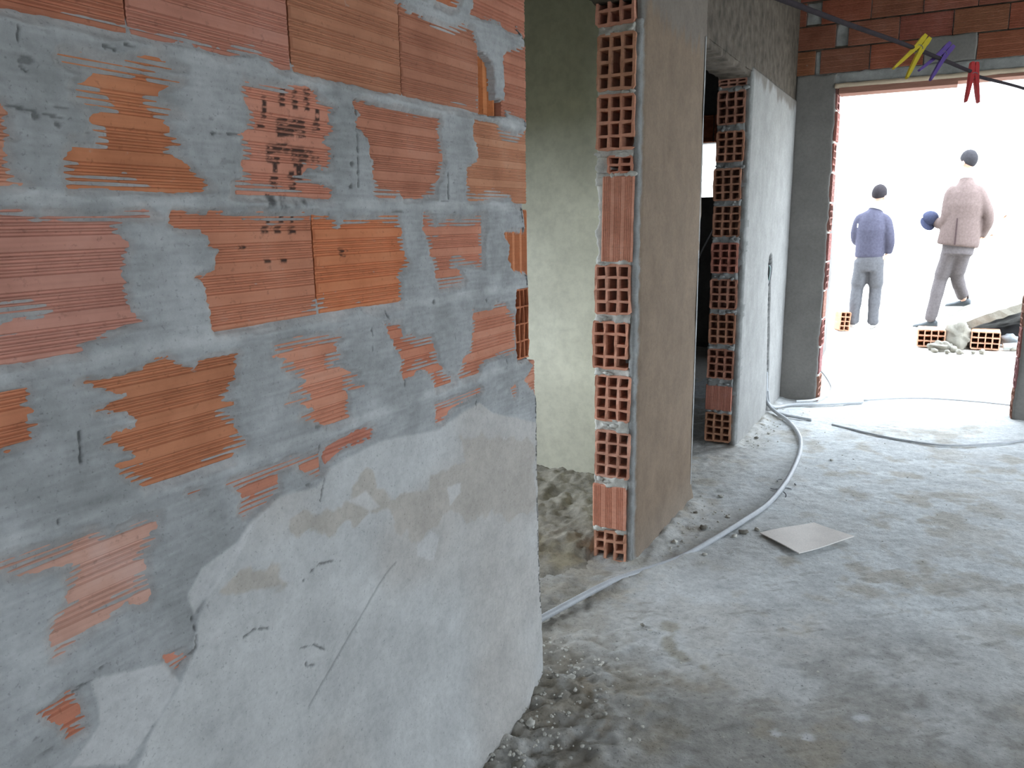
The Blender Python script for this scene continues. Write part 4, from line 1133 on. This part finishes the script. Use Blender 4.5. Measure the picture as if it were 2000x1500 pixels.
# a dry twig with a few brown leaves by the far wall
tw = empty('dry_twig', (1.42, 10.6, gz(10.6)), label='bare twig with a few brown leaves behind the tilted slab', cat='twig')
rt = random.Random(7)
stem = [(0, 0, 0), (.03, 0, .3), (.0, .02, .6), (.08, 0, .9), (.06, .02, 1.1)]
v, f = tube_vf(smooth_path(stem, 5), [.008]*21, 6); mesh('stem', v, f, TINT, tw, color=(.60, .52, .42))
for i in range(9):
    c = Vector((rt.uniform(-.10, .22), rt.uniform(-.05, .05), rt.uniform(.45, 1.12))); a = rt.uniform(0, 3); L = rt.uniform(.03, .05); b = L*.35
    d = Vector((math.cos(a), 0, math.sin(a))); e = Vector((-math.sin(a), .3, math.cos(a)))
    V = [c-d*L, c-d*L*.2+e*b, c+d*L, c-d*L*.2-e*b, c+Vector((0, .008, 0))]
    mesh('leaf', V, [(0, 1, 4), (1, 2, 4), (2, 3, 4), (3, 0, 4)], TINT, tw, color=(.22, .11, .06))

# ================================================================== people
def fused(name, parts, mat, parent, color, vox=.012, sm=6, **kw):
    v, f = join_vf(parts)
    o = mesh(name, v, f, mat, parent, smooth=True, color=color, **kw)
    r = o.modifiers.new('fuse', 'REMESH'); r.mode = 'VOXEL'; r.voxel_size = vox; r.use_smooth_shade = True
    s = o.modifiers.new('soften', 'SMOOTH'); s.iterations = sm; s.factor = .5
    return o

def hand_parts(wr, dirv, side, palm_n, sc=1.0, curl=.5):
    """palm with five unequal, bent fingers"""
    d = Vector(dirv).normalized(); n = Vector(palm_n); n = (n-d*n.dot(d)).normalized(); s = d.cross(n)*side
    W = Vector(wr); parts = []
    parts.append(tube_vf([W-d*.01, W+d*.03*sc, W+d*.075*sc, W+d*.085*sc], [(.024*sc, .017*sc), (.034*sc, .016*sc), (.038*sc, .014*sc), (.030*sc, .011*sc)], 10, ref=tuple(s)))
    for k, (o, L) in enumerate(((-.030, .072), (-.010, .080), (.010, .075), (.029, .058))):
        b = W+d*.078*sc+s*o*sc; q = [b]
        dd = d.copy()
        for j in range(3):
            a = curl*(.5+.3*j); dd = (dd*math.cos(a)+n*math.sin(a)).normalized() if j else (dd*math.cos(a*.6)+n*math.sin(a*.6)).normalized()
            q.append(q[-1]+dd*L*sc*(.42, .33, .25)[j])
        parts.append(tube_vf(q, [.0092*sc, .0088*sc, .0082*sc, .0062*sc], 8))
    b = W+d*.028*sc-s*.028*sc
    q = [b, b+(d*.6-s*.8)*.03*sc+n*.006, b+(d*1.3-s*1.0)*.04*sc+n*.02, b+(d*2.0-s*.9)*.04*sc+n*.03]
    parts.append(tube_vf(q, [.012*sc, .0105*sc, .0095*sc, .007*sc], 8))
    return parts

def head_parts(c, rot, sc=1.0):
    """skull, jaw, nose, brow, lips and ears; face towards local +Y"""
    P = []; M = Matrix.Rotation(rot[2], 3, 'Z') @ Matrix.Rotation(rot[0], 3, 'X') @ Matrix.Rotation(rot[1], 3, 'Y'); c = Vector(c)
    def add(o, r): P.append(sphere_vf(c + M @ (Vector(o)*sc), tuple(k*sc for k in r), 16, 12, rot=M))
    add((0, -.010, .025), (.078, .098, .092)); add((0, .022, -.045), (.060, .070, .072)); add((0, .070, -.095), (.028, .024, .022))
    add((0, .100, -.015), (.012, .018, .020)); add((0, .108, -.028), (.015, .012, .010)); add((0, .083, .018), (.055, .012, .010)); add((0, .088, -.062), (.024, .010, .010))
    for s in (-1, 1): add((s*.080, -.004, -.012), (.009, .020, .031))
    return P, M

def hair_cap(c, M, sc=1.0, thick=.012, front=.35):
    """shell over the crown, down the back of the head to the nape"""
    V = []; F = []; nu = 28; nv = 12
    for i in range(nv+1):
        for k in range(nu):
            a = 2*math.pi*k/nu; back = .5-.5*math.sin(a)             # 1 at the back (-Y)
            lim = math.radians(60+82*back**.75); th = lim*i/nv
            d = Vector((math.sin(th)*math.cos(a), math.sin(th)*math.sin(a), math.cos(th)))
            t = thick*(1-.6*(i/nv)**3)*(1+.25*mnoise.noise(d*7))
            q = Vector((d.x*(.078+t), d.y*(.098+t)-.010, d.z*(.092+t)+.025))*sc
            V.append(Vector(c)+M @ q)
    for i in range(nv):
        for k in range(nu): F.append((i*nu+k, (i+1)*nu+k, (i+1)*nu+(k+1) % nu, i*nu+(k+1) % nu))
    n0 = len(V)
    V.append(Vector(c)+M @ (Vector((0, -.02, -.02))*sc))
    for k in range(nu): F.append((nv*nu+k, n0, nv*nu+(k+1) % nu))
    return V, F

def shoe_vf(heel, dirv, L=.27, w=.05, h=.075, pitch=0):
    d = Vector((dirv[0], dirv[1], 0)).normalized(); up = Vector((0, 0, 1)); H = Vector(heel)
    d = d*math.cos(pitch)+up*math.sin(pitch); s = Vector((d.y, -d.x, 0)).normalized(); u = s.cross(d)
    if u.z < 0: u = -u
    prof = [(0, .55, .85), (.06, .72, 1.0), (.25, .78, 1.05), (.42, .80, .80), (.62, 1.0, .60), (.80, .98, .48), (.93, .74, .40), (1.0, .30, .25)]
    V = []; F = []; n = 12
    for t, a, b in prof:
        for k in range(n):
            g = 2*math.pi*k/n; x = math.cos(g)*w*a; z = (math.sin(g)*.5+.5)*h*b
            V.append(H+d*t*L+s*x+u*z)
    for i in range(len(prof)-1):
        for k in range(n): F.append((i*n+k, i*n+(k+1) % n, (i+1)*n+(k+1) % n, (i+1)*n+k))
    F.append(tuple(reversed(range(n)))); F.append(tuple((len(prof)-1)*n+k for k in range(n)))
    return V, F

def eyes(root, c, M, sc=1.0):
    for s in (-1, 1):
        v, f = sphere_vf(Vector(c)+M @ (Vector((s*.031, .078, .004))*sc), .0125*sc, 10, 8)
        mesh('eye', v, f, SKIN, root, smooth=True, color=(.75, .74, .72))

SK = (.62, .38, .28)
# --- person in a dark blue jacket, seen from behind, standing
p1 = empty('person', (.37, 9.08, gz(9.08)+.004), .05, label='person in dark blue jacket and grey trousers standing with back turned', cat='person')
hc = (.050, .035, 1.365); HP, M = head_parts(hc, (-.30, .10, -.35), .93)
legs = [((-.085, 0, .76), (-.108, .02, .42), (-.118, -.01, .08)), ((.080, 0, .76), (.092, .03, .42), (.090, .0, .08))]
body = HP + [tube_vf([(.0, 0, .70), (0, 0, .85), (0, .0, 1.05), (.01, 0, 1.16), (.03, .01, 1.22), (.04, .02, 1.30)], [(.13, .10), (.12, .09), (.14, .10), (.12, .08), (.055, .055), (.05, .05)], 18, ref=(1, 0, 0))]
for a, b, c in legs: body.append(tube_vf([a, b, c], [(.075, .08), (.05, .055), (.035, .04)], 12, ref=(1, 0, 0)))
armR = [(.135, 0, 1.13), (.198, -.02, .94), (.185, .02, .80)]; armL = [(-.135, 0, 1.14), (-.165, .04, .95), (-.11, .18, .88)]
for A in (armR, armL): body.append(tube_vf(A, [.04, .036, .024], 10))
body += hand_parts((.183, .022, .80), (-.08, .05, -1), 1, (-1, .2, 0), .9, .45)
body += hand_parts((-.11, .18, .88), (.6, .8, -.2), -1, (.2, 0, -1), .9, .7)
fused('body', body, SKIN, p1, SK, .008, 3)
jk = [tube_vf([(-.005, 0, .735), (-.005, 0, .77), (0, 0, .90), (.002, -.005, 1.02), (.0, 0, 1.12), (.012, 0, 1.17), (.025, .005, 1.215), (.03, .01, 1.25)], [(.155, .115), (.160, .122), (.162, .124), (.168, .126), (.160, .112), (.125, .095), (.078, .074), (.070, .070)], 24, ref=(1, 0, 0)),
      tube_vf(smooth_path([(.10, 0, 1.135), (.150, -.005, 1.10), (.195, -.02, .94), (.200, .0, .85), (.185, .018, .79)], 4), [.062]*4+[.064]*4+[.058]*4+[.054]*4+[.046], 14),
      tube_vf(smooth_path([(-.10, 0, 1.14), (-.145, .01, 1.11), (-.172, .04, .95), (-.14, .12, .90), (-.115, .17, .88)], 4), [.062]*4+[.062]*4+[.055]*4+[.05]*4+[.045], 14)]
fused('jacket', jk, CLOTH, p1, (.072, .070, .098), .012, 4)
tr = [tube_vf([(0, 0, .60), (0, 0, .70), (0, 0, .80)], [(.150, .11), (.158, .118), (.150, .11)], 20, ref=(1, 0, 0))]
for s, (a, b, c) in zip((-1, 1), legs):
    tr.append(tube_vf(smooth_path([(a[0], a[1], .70), (a[0]*1.04, .01, .56), b, (c[0], c[1]-.005, .20), (c[0]*1.03, c[1]-.02, .075), (c[0]*1.03, c[1]-.02, .055)], 4), [(.083, .095)]*4+[(.085, .095)]*4+[(.070, .080)]*4+[(.062, .072)]*4+[(.066, .076)]*4+[(.064, .074)], 16, ref=(1, 0, 0)))
fused('trousers', tr, CLOTH, p1, (.105, .105, .112), .012, 4)
for x in (-.118, .090):
    v, f = shoe_vf((x-.01, -.085, 0), (.1*(1 if x > 0 else -1), 1), .25, .046, .075); mesh('shoe', v, f, TINT, p1, smooth=True, color=(.62, .62, .60))
v, f = hair_cap(hc, M, .93); mesh('hair', v, f, CLOTH, p1, smooth=True, color=(.030, .026, .028))
v, f = tube_vf([(.025, .005, 1.225), (.032, .012, 1.255), (.035, .014, 1.275)], [(.082, .080), (.078, .076), (.072, .070)], 20, ref=(1, 0, 0)); mesh('collar', v, f, CLOTH, p1, smooth=True, color=(.62, .63, .66))
eyes(p1, hc, M, .93)
p1.scale = (.88, 1, 1)
v, f = box_vf(-.158, -.146, -.112, -.106, 1.05, 1.09); mesh('sleeve_patch', v, f, CLOTH, p1, color=(.75, .75, .78))

# --- person in a brown blazer, walking off to the left, cap in hand
p2 = empty('person', (1.12, 9.22, gz(9.22)+.004), .0, label='person in brown blazer stepping away with a blue cap in hand', cat='person')
hc2 = (.075, .04, 1.665); HP, M2 = head_parts(hc2, (-.05, .0, .85), .95)
legF = [(.02, .0, .90), (-.085, .08, .50), (-.150, .02, .085)]; legB = [(.11, .0, .90), (.085, .12, .54), (.185, .30, .28)]
body = HP + [tube_vf([(.07, 0, .82), (.07, 0, 1.0), (.075, 0, 1.22), (.075, 0, 1.38), (.075, .01, 1.46), (.075, .03, 1.58)], [(.15, .11), (.14, .105), (.17, .11), (.15, .09), (.06, .06), (.055, .058)], 18, ref=(1, 0, 0))]
for A in (legF, legB): body.append(tube_vf(A, [(.078, .085), (.055, .06), (.038, .042)], 12, ref=(1, 0, 0)))
aL = [(-.055, .0, 1.36), (-.075, -.02, 1.12), (-.185, .10, 1.08)]; aR = [(.235, 0, 1.35), (.335, .02, 1.12), (.285, .08, .94)]
for A in (aL, aR): body.append(tube_vf(A, [.045, .038, .026], 10))
body += hand_parts((-.185, .10, 1.08), (-.85, .50, -.05), 1, (.2, .3, .9), 1.0, .75)
body += hand_parts((.285, .08, .94), (-.25, .2, -1), -1, (-1, .2, 0), 1.0, .5)
fused('body', body, SKIN, p2, SK, .008, 3)
bz = [tube_vf([(.055, 0, .845), (.058, 0, .875), (.065, 0, 1.0), (.075, 0, 1.12), (.082, -.005, 1.25), (.085, 0, 1.36), (.082, .0, 1.42), (.078, .01, 1.475), (.076, .015, 1.52)], [(.215, .155), (.222, .160), (.208, .152), (.195, .142), (.200, .140), (.185, .122), (.130, .100), (.078, .078), (.066, .068)], 26, ref=(1, 0, 0)),
      tube_vf(smooth_path([(-.02, 0, 1.385), (-.065, -.005, 1.34), (-.085, -.03, 1.13), (-.13, .03, 1.075), (-.185, .10, 1.08)], 4), [.072]*4+[.072]*4+[.066]*4+[.058]*4+[.050], 14),
      tube_vf(smooth_path([(.18, 0, 1.385), (.235, 0, 1.33), (.335, .01, 1.13), (.315, .05, 1.02), (.285, .08, .95)], 4), [.072]*4+[.070]*4+[.062]*4+[.056]*4+[.050], 14)]
fused('blazer', bz, CLOTH, p2, (.135, .10, .09), .012, 4)
v, f = join_vf([box_vf(.015, .030, -.162, -.158, .86, 1.12)]); mesh('back_vent', v, f, CLOTH, p2, color=(.06, .04, .04))
tr = [tube_vf([(.06, 0, .76), (.065, 0, .86), (.07, 0, .98)], [(.165, .125), (.170, .13), (.15, .11)], 20, ref=(1, 0, 0)),
      tube_vf(smooth_path([(.0, 0, .86), (-.035, .04, .70), (-.085, .08, .50), (-.118, .04, .30), (-.148, .01, .12), (-.15, .01, .10)], 4), [(.092, .10)]*4+[(.085, .09)]*4+[(.074, .08)]*4+[(.068, .074)]*4+[(.066, .074)]*4+[(.064, .07)], 16, ref=(1, 0, 0)),
      tube_vf(smooth_path([(.12, 0, .86), (.11, .05, .72), (.085, .12, .55), (.13, .21, .41), (.175, .285, .315), (.18, .29, .30)], 4), [(.092, .10)]*4+[(.086, .09)]*4+[(.074, .08)]*4+[(.068, .074)]*4+[(.064, .072)]*4+[(.062, .07)], 16, ref=(1, 0, 0))]
fused('trousers', tr, CLOTH, p2, (.12, .105, .105), .012, 4)
v, f = shoe_vf((-.075, -.01, .0), (-1, .35), .28, .048, .085, -.05); mesh('shoe', v, f, TINT, p2, smooth=True, color=(.06, .07, .075))
v, f = shoe_vf((.265, .29, .205), (-1, .25), .28, .048, .085, -.05); mesh('shoe', v, f, TINT, p2, smooth=True, color=(.06, .07, .075))
v, f = hair_cap(hc2, M2, .95); mesh('hair', v, f, CLOTH, p2, smooth=True, color=(.035, .033, .036))
eyes(p2, hc2, M2, .95)
p2.scale = (.86, 1, 1)
v, f = tube_vf([(.077, .012, 1.50), (.076, .02, 1.535)], [(.070, .072), (.066, .067)], 20, ref=(1, 0, 0)); mesh('shirt_collar', v, f, CLOTH, p2, smooth=True, color=(.62, .62, .62))
# the cap he carries
def world2(q): return Matrix.Translation(p2.location) @ Vector((q[0]*.86, q[1], q[2]))
cp = empty('cap', world2((-.262, .10, 1.12)), 0, label='blue cap held in the walking person\'s hand', cat='cap')
V = []; F = []; nu = 20; nv = 8
for i in range(nv+1):
    th = math.pi/2*i/nv
    for k in range(nu):
        a = 2*math.pi*k/nu; V.append((.082*math.sin(th)*math.cos(a), .075*math.sin(th)*math.sin(a), .088*math.cos(th)))
for i in range(nv):
    for k in range(nu): F.append((i*nu+k, (i+1)*nu+k, (i+1)*nu+(k+1) % nu, i*nu+(k+1) % nu))
F.append(tuple(nv*nu+k for k in range(nu)))
mesh('crown', V, F, CLOTH, cp, smooth=True, color=(.05, .056, .095))
V = []; F = []
for z in (0, -.006):
    for k in range(13):
        a = math.pi*(1+.12) + math.pi*.76*k/12
        for r in (.070, .082+.055*math.sin(math.pi*k/12)): V.append((r*math.cos(a), r*math.sin(a), z-.01*(r > .075)))
for k in range(12):
    F.append((2*k, 2*k+1, 2*k+3, 2*k+2)); F.append((26+2*k, 26+2*k+2, 26+2*k+3, 26+2*k+1)); F.append((2*k+1, 26+2*k+1, 26+2*k+3, 2*k+3)); F.append((2*k, 2*k+2, 26+2*k+2, 26+2*k))
cp.rotation_euler = (1.0, .5, .4)
mesh('visor', V, F, CLOTH, cp, color=(.045, .05, .085))

# ------------------------------------------------------------------ light portals in the openings, the added window too
H90 = math.pi/2
portal((XR+.07, (RW0+RW1)/2, (RWB+RWT)/2), (0, H90, 0), RWT-RWB, RW1-RW0)
portal((XR+.07, (RX0+RX1)/2, (RXB+RXT)/2), (0, H90, 0), RXT-RXB, RX1-RX0)
portal((.91, 6.27, 1.11), (-H90, 0, 0), 1.25, 2.22)
portal((-2.47, (WA0+WA1)/2, (WAB+WAT)/2), (0, -H90, 0), WAT-WAB, WA1-WA0)
portal(((FB0+FB1)/2, -2.47, 1.55), (H90, 0, 0), FB1-FB0, 1.3)
portal((-1.175, 7.87, 1.836), (-H90, 0, 0), .75, .51)
